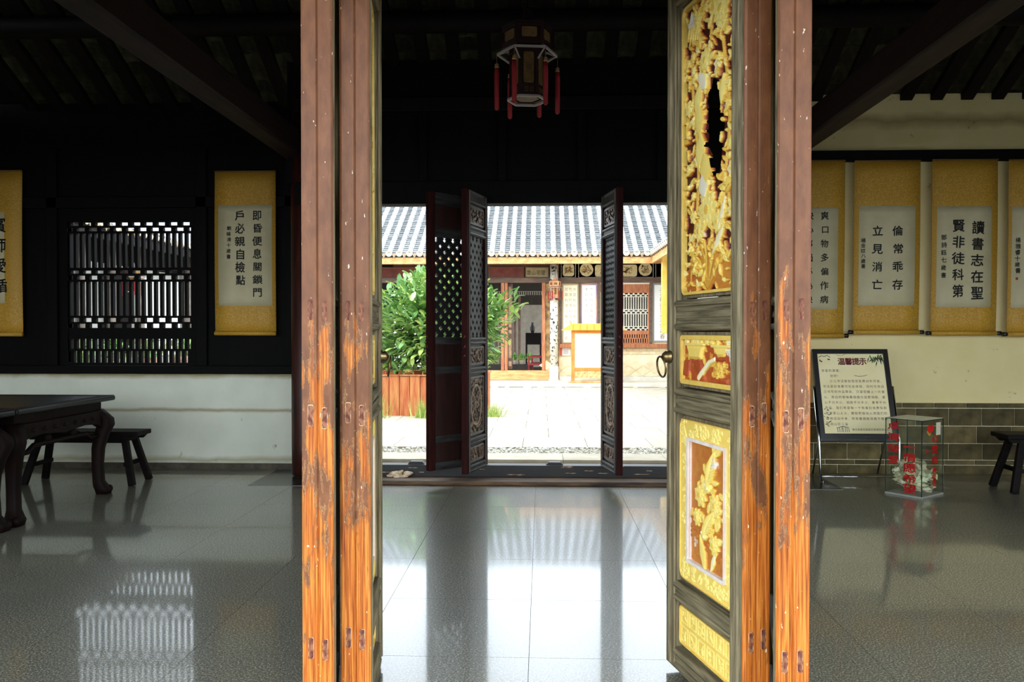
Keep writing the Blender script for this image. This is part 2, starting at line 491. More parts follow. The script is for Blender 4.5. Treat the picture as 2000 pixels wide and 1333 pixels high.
hd = setting(MB().box(-2.6, 2.6, 8.10, 8.20, 3.02, 4.25).build('wall_rear_head', black_wood), 'dark boarded wall above the rear doorway', 'wall')
for x in (-2.0, -1.2, -0.4, 0.4, 1.2, 2.0):
    MB().box(x - 0.04, x + 0.04, 8.05, 8.10, 3.02, 3.72).build('stud', black_wood, hd, bevel=0.006)
MB().box(-2.5, 2.5, 8.02, 8.10, 3.72, 3.86).build('head_rail', dark_wood, hd, bevel=0.01)
for s, nm in ((-1, 'left'), (1, 'right')):
    x0, x1 = sorted((s * 1.78, s * 2.34))
    e = setting(MB().box(x0, x1, 8.09, 8.15, 0.15, 2.8).build('wall_bay_' + nm, black_wood), 'dark boarded end of the rear doorway beside the %s column' % nm, 'wall')
    MB().box(x0 + 0.06, x1 - 0.06, 8.075, 8.09, 0.3, 1.2).build('panel', dark_wood, e, bevel=0.01)
    cl = empty('column_' + nm, (s * 2.43, 8.2, 0))
    setting(cl, 'round dark timber column by the %s end of the black sill' % nm, 'column')
    MB().lathe([(0.155, 0.02), (0.16, 0.3), (0.16, 3.9)], n=20).build('shaft', mat('column_wood', (38, 16, 12), (70, 30, 22), 4, (5, 5, 0.7), 0.45, 0.4), cl, smooth=True)
    setting(MB().box(s * 2.43 - 0.43, s * 2.43 + 0.43, 7.66, 8.52, -0.003, 0.0035).build('column_plinth_' + nm, mat('plinth_stone', (44, 44, 42), (62, 62, 58), 30, rough=0.2)), 'flush dark square stone under the %s column' % nm, 'floor')
    fc = setting(MB().lathe([(0.15, 0), (0.15, 3.9)], (s * 2.7, 2.75, 0), 16).build('column_front_' + nm, red_brown_wood, smooth=True), 'red brown column at the %s of the open front' % nm, 'column')
    b = setting(MB().bar((s * 2.55, 2.5, 3.42), (s * 2.55, 8.5, 3.42), 0.2, 0.26).build('beam_' + nm, mat('beam_wood', (24, 15, 13), (42, 26, 21), 4, (5, 0.6, 5), 0.6, 0.2), bevel=0.02), 'long dark tie beam running through the hall over the %s column' % nm, 'beam')
setting(MB().box(-6.6, 6.6, 2.25, 2.45, 2.8, 3.5).build('lintel_front', dark_wood), 'dark lintel over the open front of the hall', 'lintel')  # out of view; set low and forward to keep skylight off upper walls

# roof of the hall: boards, rafters and the bare tiles between them
RS = 0.553
def rz(y): return 5.6 - abs(y - 5.6) * RS
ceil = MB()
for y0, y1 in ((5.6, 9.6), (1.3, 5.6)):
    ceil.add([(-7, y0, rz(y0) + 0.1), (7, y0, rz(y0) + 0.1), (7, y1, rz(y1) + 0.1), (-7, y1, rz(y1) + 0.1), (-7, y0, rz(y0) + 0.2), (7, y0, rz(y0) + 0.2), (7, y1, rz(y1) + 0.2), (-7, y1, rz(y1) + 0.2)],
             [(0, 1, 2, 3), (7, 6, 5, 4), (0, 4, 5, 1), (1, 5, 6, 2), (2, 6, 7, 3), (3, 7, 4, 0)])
ceil.add([(-7, 0.2, 3.28), (7, 0.2, 3.28), (7, 1.35, 3.42), (-7, 1.35, 3.42), (-7, 0.2, 3.36), (7, 0.2, 3.36), (7, 1.35, 3.52), (-7, 1.35, 3.52)], [(0, 1, 2, 3), (7, 6, 5, 4), (0, 4, 5, 1), (1, 5, 6, 2), (2, 6, 7, 3), (3, 7, 4, 0)])  # unseen flat eave extension, added to cut skylight on the front floor
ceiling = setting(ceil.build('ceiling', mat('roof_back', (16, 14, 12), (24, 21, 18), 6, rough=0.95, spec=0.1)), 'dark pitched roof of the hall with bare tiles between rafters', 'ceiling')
RSP = 0.314
raf = MB().bar((0, 0, 0), (0, 3.9, -3.9 * RS), 0.125, 0.07).mesh('rafter')
raf2 = MB().bar((0, 0, 0), (0, -3.75, -3.75 * RS), 0.125, 0.07).mesh('rafter')
tl = MB()
tw = (RSP - 0.10) / 2
tl.add([(-tw, 0, 0.016), (0, 0, 0.03), (tw, 0, 0.016), (tw, 0.3, -0.3 * RS + 0.016), (0, 0.3, -0.3 * RS + 0.03), (-tw, 0.3, -0.3 * RS + 0.016),
        (-tw, 0, 0), (0, 0, 0.014), (tw, 0, 0), (tw, 0.3, -0.3 * RS), (0, 0.3, -0.3 * RS + 0.014), (-tw, 0.3, -0.3 * RS)],
       [(0, 1, 4, 5), (1, 2, 3, 4), (7, 6, 11, 10), (8, 7, 10, 9), (0, 6, 7, 1), (1, 7, 8, 2), (5, 4, 10, 11), (4, 3, 9, 10)])
tile_me = tl.mesh('roof_tile')
tilerest = MB()
ncol = 0
for k in range(-18, 19):
    x = k * RSP + 0.06
    link('rafter', raf, dark_wood, ceiling, loc=(x, 5.62, rz(5.62) + 0.02))
    link('rafter', raf2, dark_wood, ceiling, loc=(x, 5.58, rz(5.58) + 0.02))
    xc = x + RSP / 2
    if k < 18:
        for j in range(8):
            y = 6.9 + j * 0.225
            o = link('roof_tile', tile_me, tile_under, ceiling, loc=(xc + RND.uniform(-0.008, 0.008), y, rz(y) + 0.045 + RND.uniform(0, 0.012)))
            o.rotation_euler = (RND.uniform(-0.02, 0.05), 0, RND.uniform(-0.03, 0.03))
        for j in range(5):
            y = 5.7 + j * 0.24
            tilerest.box(xc - tw, xc + tw, y, y + 0.225, rz(y + 0.2) + 0.05, rz(y + 0.2) + 0.07)
tilerest.build('roof_tile_rest', tile_under, ceiling)['kind'] = 'stuff'
for y in (5.6, 6.6, 7.55, 4.4, 3.4):
    setting(MB().cyl((-6.6, y, rz(y) - 0.1), (6.6, y, rz(y) - 0.1), 0.1, n=12).build('purlin', dark_wood, smooth=True), 'round dark purlin under the roof, %s' % {5.6: 'at the ridge', 6.6: 'next behind the ridge', 7.55: 'nearest the rear doorway', 4.4: 'next before the ridge', 3.4: 'nearest the open front'}[y], 'beam')

# ------------------------------------------------------------------ carved panels as relief surfaces
class Relief:
    def __init__(self, W, H, res):
        self.W, self.H, self.k = W, H, 1.0
        self.nx, self.nz = int(W / res) + 1, int(H / res) + 1
        self.u = np.linspace(0, W, self.nx); self.v = np.linspace(0, H, self.nz)
        self.h = np.zeros((self.nz, self.nx)); self.t = np.zeros_like(self.h)
        self.cut = np.zeros_like(self.h, bool); self.force = np.zeros_like(self.h, bool)
    def win(self, cx, cy, R):
        a, b = np.searchsorted(self.u, (cx - R, cx + R)); c, d = np.searchsorted(self.v, (cy - R, cy + R))
        if b <= a or d <= c: return None
        U, V = np.meshgrid(self.u[a:b], self.v[c:d])
        return slice(c, d), slice(a, b), U, V
    def put(self, sl, hh, mask, tint):
        h = self.h[sl]; t = self.t[sl]
        k = mask & (hh > h)
        h[k] = hh[k]
        t[k] = tint[k] if isinstance(tint, np.ndarray) else tint
    def dome(self, cx, cy, rx, ry, rot=0, base=0.0, hgt=0.01, tint=0.7, p=0.5):
        w = self.win(cx, cy, max(rx, ry))
        if not w: return
        a, b, U, V = w
        x, y = U - cx, V - cy
        q = ((x * math.cos(rot) + y * math.sin(rot)) / rx) ** 2 + ((-x * math.sin(rot) + y * math.cos(rot)) / ry) ** 2
        self.put((a, b), base + hgt * np.clip(1 - q, 0, 1) ** p, q < 1, tint)
    def leaf(self, cx, cy, L, w, rot, base, hgt, tint, ribs=True):
        s = self.win(cx, cy, L)
        if not s: return
        a, b, U, V = s
        x, y = U - cx, V - cy
        lx = (x * math.cos(rot) + y * math.sin(rot)) / L * 2
        ly = -x * math.sin(rot) + y * math.cos(rot)
        wid = w / 2 * np.clip(1 - np.abs(lx) ** 1.7, 0, 1)
        q = np.abs(ly) / np.maximum(wid, 1e-5)
        hh = base + hgt * (0.55 + 0.45 * np.sqrt(np.clip(1 - q ** 2, 0, 1))) - (hgt * 0.35 * np.exp(-(ly / (w * 0.06)) ** 2) if ribs else 0)
        if ribs: hh = hh + hgt * 0.12 * np.sin((np.abs(ly) * 1.4 + lx * L / 2) * 420)
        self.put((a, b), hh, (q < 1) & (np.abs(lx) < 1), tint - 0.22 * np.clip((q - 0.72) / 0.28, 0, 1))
    def stroke(self, pts, r, base, hgt, tint, r1=None):
        pts = np.array(pts); r1 = r if r1 is None else r1
        n = len(pts) - 1
        for i in range(n):
            (x0, y0), (x1, y1) = pts[i], pts[i + 1]
            ra = r + (r1 - r) * i / max(n, 1)
            s = self.win((x0 + x1) / 2, (y0 + y1) / 2, math.hypot(x1 - x0, y1 - y0) / 2 + ra + 1e-3)
            if not s: continue
            a, b, U, V = s
            dx, dy = x1 - x0, y1 - y0
            t = np.clip(((U - x0) * dx + (V - y0) * dy) / (dx * dx + dy * dy + 1e-12), 0, 1)
            q = np.hypot(U - x0 - t * dx, V - y0 - t * dy) / ra
            self.put((a, b), base + hgt * np.sqrt(np.clip(1 - q ** 2, 0, 1)), q < 1, tint)
    def poly(self, pts, base, hgt, tint, ramp_=0.004):
        pts = np.array(pts); c = pts.mean(0); R = np.abs(pts - c).max() * 1.5
        s = self.win(c[0], c[1], R)
        if not s: return
        a, b, U, V = s
        inside = np.zeros(U.shape, bool); dist = np.full(U.shape, 1.0)
        n = len(pts)
        for i in range(n):
            (x0, y0), (x1, y1) = pts[i], pts[(i + 1) % n]
            inside ^= ((y0 > V) != (y1 > V)) & (U < (x1 - x0) * (V - y0) / (y1 - y0 + 1e-12) + x0)
            t = np.clip(((U - x0) * (x1 - x0) + (V - y0) * (y1 - y0)) / ((x1 - x0) ** 2 + (y1 - y0) ** 2 + 1e-12), 0, 1)
            dist = np.minimum(dist, np.hypot(U - x0 - t * (x1 - x0), V - y0 - t * (y1 - y0)))
        if hgt is None:
            self.cut[a, b] |= inside
            return
        self.put((a, b), base + hgt * np.clip(dist / ramp_, 0, 1), inside, tint)
    def flower(self, cx, cy, r, n, base, hgt, tint, rot=0, layers=2):
        for l in range(layers):
            rr = r * (1 - 0.38 * l)
            for k in range(n):
                a = rot + 2 * PI * (k + 0.5 * l) / n
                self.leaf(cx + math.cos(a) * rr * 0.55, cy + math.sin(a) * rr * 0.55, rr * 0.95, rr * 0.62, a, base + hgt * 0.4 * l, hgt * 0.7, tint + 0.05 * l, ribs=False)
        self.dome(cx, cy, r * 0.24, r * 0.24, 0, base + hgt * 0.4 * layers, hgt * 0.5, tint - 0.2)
    def fish(self, cx, cy, L, rot, base, hgt, tint):
        ca, sa = math.cos(rot), math.sin(rot)
        def T(x, y): return cx + (x * ca - y * sa) * L, cy + (x * sa + y * ca) * L
        for s in (-1, 1):
            p = T(-0.52, 0.10 * s)
            self.leaf(p[0], p[1], L * 0.42, L * 0.17, rot + s * -0.5, base, hgt * 0.6, tint)
            p = T(0.12, 0.24 * s)
            self.leaf(p[0], p[1], L * 0.3, L * 0.12, rot + s * 2.2, base, hgt * 0.5, tint)
        p = T(0.0, 0.16)
        self.leaf(p[0], p[1], L * 0.5, L * 0.18, rot + 0.15, base, hgt * 0.5, tint - 0.1)
        p = T(-0.02, 0)
        self.leaf(p[0], p[1], L * 0.95, L * 0.36, rot, base + hgt * 0.2, hgt * 0.8, tint, ribs=True)
        p = T(0.33, 0)
        self.dome(p[0], p[1], L * 0.17, L * 0.15, rot, base + hgt * 0.3, hgt * 0.85, tint + 0.05)
        for s in (-1, 1):
            p = T(0.36, 0.07 * s)
            self.dome(p[0], p[1], L * 0.035, L * 0.035, 0, base + hgt, hgt * 0.35, tint + 0.2)
    def mesh(self, name, x0, y0, z0, outline=None):
        V, U = np.meshgrid(self.v, self.u, indexing='ij')
        co = np.stack([x0 + U, y0 + self.h * self.k, z0 + V], -1).reshape(-1, 3)
        idx = np.arange(self.nz * self.nx).reshape(self.nz, self.nx)
        q = np.stack([idx[:-1, :-1], idx[1:, :-1], idx[1:, 1:], idx[:-1, 1:]], -1)
        keep = ~(self.cut[:-1, :-1] & (self.t[:-1, :-1] < 0.05) & (self.t[1:, 1:] < 0.05)) & ~self.force[:-1, :-1]
        q = q[keep].reshape(-1, 4)
        used = np.unique(q); rm = np.zeros(len(co), int); rm[used] = np.arange(len(used))
        me = bpy.data.meshes.new(name)
        me.vertices.add(len(used)); me.vertices.foreach_set('co', co[used].ravel())
        me.loops.add(q.size); me.loops.foreach_set('vertex_index', rm[q].ravel())
        me.polygons.add(len(q)); me.polygons.foreach_set('loop_start', np.arange(0, q.size, 4))
        me.polygons.foreach_set('use_smooth', [True] * len(q))
        at_ = me.attributes.new('tint', 'FLOAT', 'POINT'); at_.data.foreach_set('value', self.t.ravel()[used])
        me.update()
        return me

def upper_carving(W, H):                       # openwork of birds, blossom and foliage, u runs from hinge to free edge
    R = Relief(W, H, 0.0026); rn = random.Random(5)
    void = [(0.318, 2.506), (0.352, 2.432), (0.363, 2.361), (0.357, 2.282), (0.361, 2.241), (0.319, 2.193), (0.301, 2.14), (0.279, 2.082), (0.262, 2.124), (0.243, 2.197), (0.222, 2.296), (0.250, 2.395), (0.268, 2.478)]
    vd = [(a - 0.11, b - 1.65) for a, b in void]
    R.poly(vd, 0, None, 0); R.force = R.cut.copy()
    vx = np.array(vd)
    def inv(u, v, m=0.0):
        c = False; n = len(vd)
        for i in range(n):
            (x0, y0), (x1, y1) = vd[i], vd[(i + 1) % n]
            if (y0 > v) != (y1 > v) and u < (x1 - x0) * (v - y0) / (y1 - y0 + 1e-12) + x0: c = not c
        return c or (m > 0 and np.hypot(vx[:, 0] - u, vx[:, 1] - v).min() < m)
    for k in range(10):                        # smaller piercings
        u, v = rn.uniform(0.05, W - 0.05), rn.uniform(0.3, H - 0.08)
        R.poly([(u + 0.018 * math.cos(t), v + 0.03 * math.sin(t)) for t in np.linspace(0, 6.0, 8)], 0, None, 0)
    # winding branches
    for u0, amp, ph in ((0.10, 0.035, 0.0), (0.36, 0.03, 1.3), (0.22, 0.02, 2.2)):
        pts = [(u0 + amp * math.sin(ph + v * 7), v) for v in np.linspace(0.05, H - 0.02, 50)]
        pts = [p for p in pts if not inv(p[0], p[1], 0.012)]
        for p, q in zip(pts[:-1], pts[1:]):
            if math.hypot(p[0] - q[0], p[1] - q[1]) < 0.06: R.stroke([p, q], 0.011, 0.008, 0.013, 0.5)
    for k in range(520):
        u, v = rn.uniform(0.0, W), rn.uniform(0.0, H)
        L = rn.uniform(0.025, 0.065)
        if inv(u, v, L * 0.36): continue
        R.leaf(u, v, L, L * rn.uniform(0.30, 0.46), rn.uniform(0, PI), rn.uniform(0.0, 0.03), rn.uniform(0.012, 0.02), rn.uniform(0.5, 0.86))
    for k in range(34):
        u, v = rn.uniform(0.03, W - 0.03), rn.uniform(0.22, H - 0.03)
        r = rn.uniform(0.02, 0.036)
        if inv(u, v, r): continue
        R.flower(u, v, r, rn.choice((5, 6, 8)), rn.uniform(0.018, 0.03), 0.011, rn.uniform(0.66, 0.88), rn.uniform(0, 1))
    # large peony and swirl at the head
    for cx, cy, r in ((0.12, 1.10, 0.07), (0.25, 0.94, 0.055), (0.33, 1.12, 0.05), (0.23, 0.33, 0.085), (0.30, 0.25, 0.05), (0.14, 0.27, 0.05)):
        R.flower(cx, cy, r, 9, 0.026, 0.013, 0.74, 0.2, 3)
    # hanging petals / vases down the side of the opening
    for cx, cy, L, w, ro, t in ((0.30, 0.71, 0.16, 0.075, 1.45, 0.72), (0.29, 0.58, 0.14, 0.085, 1.7, 0.76), (0.24, 0.50, 0.13, 0.10, 1.4, 0.7), (0.31, 0.80, 0.12, 0.07, 1.9, 0.78),
                                (0.26, 0.43, 0.10, 0.09, 1.3, 0.95), (0.27, 0.86, 0.10, 0.07, 0.9, 0.93), (0.12, 0.62, 0.14, 0.05, 1.5, 0.74), (0.10, 0.78, 0.12, 0.05, 1.75, 0.78), (0.13, 0.20, 0.16, 0.035, 2.3, 0.9), (0.10, 0.30, 0.14, 0.03, 2.0, 0.92)):
        if inv(cx, cy): continue
        R.leaf(cx, cy, L, w, ro, 0.03, 0.014, t, ribs=False)
    # crane neck and wing feathers in the upper corner
    for k in range(6):
        R.leaf(0.40 - k * 0.018, 1.13 - 0.012 * k, 0.13, 0.02, 1.9 - 0.08 * k, 0.02, 0.012, 0.72, ribs=False)
    # folded lotus leaf at the foot
    for k in range(13):
        a = 0.35 + k * 0.2
        R.stroke([(0.23, 0.01), (0.23 + 0.10 * math.cos(a), 0.06 + 0.09 * math.sin(a)), (0.23 + 0.19 * math.cos(a), 0.06 + 0.15 * math.sin(a))], 0.011, 0.012, 0.013, 0.34 + 0.1 * (k % 3), 0.006)
    R.dome(0.12, 0.07, 0.10, 0.075, 0.2, 0.006, 0.014, 0.33); R.dome(0.36, 0.06, 0.09, 0.07, -0.2, 0.006, 0.012, 0.28)
    return R
def waist_carving(W, H):                       # flower pots on stepped stands, red ground
    R = Relief(W, H, 0.0022); rn = random.Random(9)
    R.t[:] = 0.22
    for k in range(40):
        L = rn.uniform(0.03, 0.06)
        u, v = rn.uniform(0, W), rn.uniform(0.02, H)
        if 0.2 < u < 0.4 and v < 0.08: continue
        R.leaf(u, v, L, L * 0.45, rn.uniform(0, PI), 0.001, 0.007, rn.uniform(0.40, 0.6))
    for pts in ([(0.06, 0.005), (0.20, 0.005), (0.20, 0.028), (0.06, 0.028)], [(0.24, 0.0), (0.29, 0.0), (0.37, 0.09), (0.30, 0.10)], [(0.0, 0.10), (0.18, 0.09), (0.18, 0.11), (0.0, 0.12)], [(0.02, 0.06), (0.07, 0.06), (0.07, 0.14), (0.02, 0.14)], [(0.40, 0.02), (0.46, 0.02), (0.44, 0.09), (0.39, 0.09)]):
        R.poly(pts, 0.008, 0.01, 0.2)
    for pts in ([(0.28, 0.095), (0.38, 0.095), (0.42, 0.155), (0.25, 0.155)], [(0.08, 0.11), (0.14, 0.11), (0.18, 0.15), (0.03, 0.15)]):
        R.poly(pts, 0.012, 0.016, 0.66, 0.012)
    R.stroke([(0.25, 0.157), (0.42, 0.157)], 0.006, 0.018, 0.012, 0.75); R.stroke([(0.03, 0.152), (0.18, 0.152)], 0.006, 0.018, 0.012, 0.75)
    for k in range(46):
        c = rn.choice((0.33, 0.11, 0.33, 0.44, 0.22))
        R.flower(c + rn.uniform(-0.09, 0.09), 0.178 + rn.uniform(-0.012, 0.02), rn.uniform(0.012, 0.02), 6, 0.014, 0.008, rn.uniform(0.68, 0.95), rn.uniform(0, 1), 2)
    for k in range(12):
        R.flower(rn.uniform(0.05, 0.18), rn.uniform(0.03, 0.08), rn.uniform(0.014, 0.024), 6, 0.012, 0.008, rn.uniform(0.42, 0.6), rn.uniform(0, 1), 2)
    R.stroke([(0.30, 0.02), (0.26, 0.05), (0.21, 0.085), (0.16, 0.10)], 0.013, 0.014, 0.012, 0.9, 0.008)
    return R
def skirt_carving(W, H):                       # fish above waves, red ground
    R = Relief(W, H, 0.0024); rn = random.Random(3)
    R.t[:] = 0.30
    for k in range(34):
        v = rn.uniform(0.02, 0.2); u = rn.uniform(0.02, W - 0.02)
        R.stroke([(u - 0.05, v), (u - 0.02, v + 0.02), (u + 0.02, v + 0.018), (u + 0.05, v - 0.004)], 0.006, 0.002, 0.007, 0.3)
    R.fish(0.13, 0.41, 0.20, -1.15, 0.008, 0.022, 0.72)
    R.fish(0.15, 0.19, 0.17, -0.9, 0.008, 0.02, 0.74)
    for k in range(26):
        u, v = rn.uniform(0.02, W - 0.02), rn.uniform(0.14, 0.37)
        if math.hypot(u - 0.13, v - 0.41) < 0.05: continue
        L = rn.uniform(0.04, 0.07)
        R.leaf(u, v, L, L * 0.5, rn.uniform(0, PI), 0.004, 0.011, rn.uniform(0.6, 0.78))
    for cx, cy, r in ((0.09, 0.28, 0.05), (0.22, 0.30, 0.055), (0.10, 0.12, 0.045), (0.25, 0.20, 0.04)):
        R.flower(cx, cy, r, 8, 0.01, 0.014, 0.72, 0.3, 3)
    R.leaf(0.20, 0.06, 0.16, 0.05, 1.25, 0.008, 0.012, 0.74, False); R.leaf(0.11, 0.05, 0.10, 0.03, 2.0, 0.008, 0.01, 0.9, False)
    return R
def border_carving(W, H, b):                   # low scrolling tendrils round a raised gold border
    R = Relief(W, H, 0.0026); rn = random.Random(4)
    R.t[:] = 0.66; R.h[:] = 0.0
    per = []
    for k in range(120):
        s = rn.choice('tblr')
        m = b * rn.uniform(0.25, 0.75)
        u, v = {'t': (rn.uniform(0, W), H - m), 'b': (rn.uniform(0, W), m), 'l': (m, rn.uniform(0, H)), 'r': (W - m, rn.uniform(0, H))}[s]
        a = rn.uniform(0, 6.28); r = rn.uniform(0.010, 0.02)
        pts = [(u + r * (1 - 0.1 * i) * math.cos(a + 0.75 * i), v + r * (1 - 0.1 * i) * math.sin(a + 0.75 * i)) for i in range(8)]
        R.stroke(pts, 0.0052, 0.0, 0.004, 0.78, 0.003)
    R.poly([(b, b), (W - b, b), (W - b, H - b), (b, H - b)], 0, None, 0)
    R.t[R.cut] = 0.0
    return R
def foot_carving(W, H):                        # fretwork squares
    R = Relief(W, H, 0.0026); rn = random.Random(6)
    R.t[:] = 0.64
    for i in range(6):
        u = W * (i + 0.5) / 6
        for j in range(2):
            v = H * (j + 0.5) / 2
            R.stroke([(u - 0.03, v - 0.03), (u + 0.03, v - 0.03), (u + 0.03, v + 0.03), (u - 0.03, v + 0.03), (u - 0.03, v - 0.03)], 0.003, 0, 0.004, 0.76)
            for k in range(6):
                a = rn.uniform(0, 6.28)
                R.stroke([(u, v), (u + 0.022 * math.cos(a), v + 0.022 * math.sin(a))], 0.004, 0, 0.004, 0.74, 0.002)
    return R

# ------------------------------------------------------------------ foreground folding door leaves
LW, LT = 0.69, 0.11
def carved_leaf():
    root = empty('door_1')
    hy = LT / 2
    # stiles (local: x from hinge to free edge, +y the carved face)
    for x0, x1 in ((0.012, 0.10), (0.60, LW)):
        s = MB().box(x0, x1, -hy, hy - 0.012, 0.03, 3.2)
        s.build('stile', grey_wood, root, bevel=0.006)
        m = MB()
        xa, xb = (0.03, 0.062) if x0 < 0.1 else (LW - 0.058, LW - 0.026)
        m.box(x0, x1, hy - 0.012, hy - 0.004, 0.03, 3.2)
        m.cyl(((xa + xb) / 2, hy - 0.008, 0.04), ((xa + xb) / 2, hy - 0.008, 3.2), 0.014, n=10)
        xi = 0.094 if x0 < 0.1 else 0.606
        m.box(xi - 0.008, xi + 0.008, hy - 0.008, hy + 0.001, 0.04, 3.2)
        m.build('stile_moulding', grey_wood, root, bevel=0.003)
    prof = [(0.014, hy), (0.006, hy), (0.0, hy - 0.008), (0.001, 0.004), (0.007, 0.0), (0.001, -0.004), (0.0, -hy + 0.008), (0.006, -hy), (0.014, -hy)]
    MB().prism(prof, lambda u, v, w: (u, v, w), 0.03, 3.2).build('painted_edge', door_paint, root, bevel=0.0015)
    rails = [(0.03, 0.125), (0.33, 0.415), (1.145, 1.255), (1.505, 1.635), (2.905, 3.0), (3.12, 3.2)]
    for z0, z1 in rails:
        m = MB().box(0.10, 0.60, -hy + 0.01, hy - 0.012, z0, z1)
        zm = (z0 + z1) / 2
        m.box(0.10, 0.60, hy - 0.014, hy - 0.006, zm - 0.012, zm + 0.012)
        m.cyl((0.10, hy - 0.010, z0 + 0.016), (0.60, hy - 0.010, z0 + 0.016), 0.014, n=8)
        m.cyl((0.10, hy - 0.010, z1 - 0.016), (0.60, hy - 0.010, z1 - 0.016), 0.014, n=8)
        m.build('rail', grey_wood_h, root)
    for z in (1.57, 1.20, 0.37, 2.95):         # ends of the tenons showing through the edge
        for y in (-0.025, 0.024):
            dz = RND.uniform(-0.01, 0.01)
            te = MB().prism(chamfer_rect(y - 0.008, y + 0.008, z - 0.036 + dz, z + 0.036 + dz, 0.004, 2), lambda u, v, w: (w, u, v), -0.0008, 0.004).build('tenon_end', tenon_mat, root)
            if RND.random() < 0.8: MB().ring(chamfer_rect(y - 0.0095, y + 0.0095, z - 0.0385 + dz, z + 0.0385 + dz, 0.005, 2), chamfer_rect(y - 0.008, y + 0.008, z - 0.036 + dz, z + 0.036 + dz, 0.004, 2), lambda u, v, w: (w, u, v), -0.0012, 0.004).build('tenon_outline', mat('tenon_pale', (120, 66, 42), (226, 192, 150), 40, rough=0.8, lo=0.4, hi=0.6), te)
    fr = lambda u, v, w: (u, w, v)
    def panel(name, x0, x1, z0, z1, border, crn, rel, depth, back=True, framemat=None):
        p = MB()
        IN = 0.014
        p.ring(chamfer_rect(x0 - 0.016, x1 + 0.012, z0 - 0.014, z1 + 0.014, crn + 0.01), chamfer_rect(x0, x1, z0, z1, crn), fr, hy - 0.06, hy - 0.018 - IN)
        fo = p.build(name, grey_wood, root, bevel=0.004)
        g = MB().ring(chamfer_rect(x0, x1, z0, z1, crn), chamfer_rect(x0 + border, x1 - border, z0 + border, z1 - border, max(crn - border, 0.006)), fr, hy - 0.064, hy - 0.008 - IN)
        g.build('gilt_border', mat('gilt', (226, 186, 80), (240, 206, 110), 30, rough=0.5, lo=0.3, hi=0.7), fo, bevel=0.002)
        if rel:
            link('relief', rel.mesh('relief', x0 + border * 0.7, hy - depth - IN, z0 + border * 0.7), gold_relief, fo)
        if back:
            MB().box(0.10, 0.60, -0.04, hy - 0.066, z0 - 0.03, z1 + 0.03).build('backing_board', red_brown_wood, fo)
        return fo
    b = 0.013
    uc = upper_carving(0.47 - 1.4 * b, 1.23 - 1.4 * b); uc.k = 0.5
    panel('upper_panel', 0.115, 0.585, 1.655, 2.885, b, 0.035, uc, 0.032, back=False)
    wc = waist_carving(0.484 - 0.028, 0.21 - 0.028); wc.k = 0.6
    panel('waist_panel', 0.112, 0.60 - 0.004, 1.275, 1.485, 0.02, 0.02, wc, 0.026)
    sk = panel('skirt_panel', 0.112, 0.594, 0.435, 1.125, 0.004, 0.04, border_carving(0.482 - 0.0056, 0.69 - 0.0056, 0.082), 0.014)
    sx0, sx1, sz0, sz1 = 0.112 + 0.078, 0.594 - 0.078, 0.435 + 0.09, 1.125 - 0.082
    MB().ring(chamfer_rect(sx0 - 0.008, sx1 + 0.008, sz0 - 0.008, sz1 + 0.008, 0.006, 2), chamfer_rect(sx0 + 0.006, sx1 - 0.006, sz0 + 0.006, sz1 - 0.006, 0.004, 2), fr, hy - 0.06, hy - 0.020).build('white_bead', mat('white_bead', (226, 208, 196), (240, 230, 224), 20, rough=0.6), sk)
    fc = skirt_carving(sx1 - sx0, sz1 - sz0); fc.k = 0.55
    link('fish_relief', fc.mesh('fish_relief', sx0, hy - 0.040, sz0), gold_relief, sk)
    panel('foot_panel', 0.112, 0.594, 0.145, 0.312, 0.004, 0.02, foot_carving(0.482 - 0.0056, 0.167 - 0.0056), 0.016)
    MB().box(0.11, 0.59, -0.02, hy - 0.03, 3.0, 3.12).build('head_panel', grey_wood_h, root)
    # ring pull
    k = MB(); k.lathe([(0.030, 0), (0.032, 0.008), (0.024, 0.014), (0.027, 0.022), (0.018, 0.034), (0.008, 0.04)], n=16)
    k.v = [(0.652 + x, hy - 0.004 + z, 1.388 + y) for x, y, z in k.v]
    kn = k.build('pull_boss', brass, root, smooth=True)
    MB().tube([(0.652 + 0.045 * math.sin(t), hy + 0.038 + 0.006 * math.cos(t), 1.345 + 0.045 * math.cos(t)) for t in np.linspace(0, 2 * PI, 29)[:-1]], 0.0045, 8, True).build('pull_ring', brass, kn, smooth=True)
    return root
leaf0 = carved_leaf()
def place_leaf(root, cx, cy, ang, mirror, label):
    root.location = (cx, cy, 0); root.rotation_euler = (0, 0, math.radians(ang))
    root.scale = (1, -1 if mirror else 1, 1)
    return setting(root, label, 'door')
l2, l3, l4 = copy_tree(leaf0), copy_tree(leaf0), copy_tree(leaf0)
for o, n in ((l2, 'door_2'), (l3, 'door_3'), (l4, 'door_4')): o.name = n
place_leaf(leaf0, 0.785, 2.93, 105, False, 'open door leaf with gilded fish and flower carvings facing the doorway')
place_leaf(l2, 0.856, 2.75, 76, False, 'outer folded door leaf behind the gilded one, beside the notice stand')
place_leaf(l3, -0.683, 2.90, 98, True, 'open door leaf whose gilded carving shows edge-on beside the shrub')
place_leaf(l4, -0.793, 2.80, 103, True, 'outer folded door leaf of orange worn timber, nearest the scroll and lattice window')

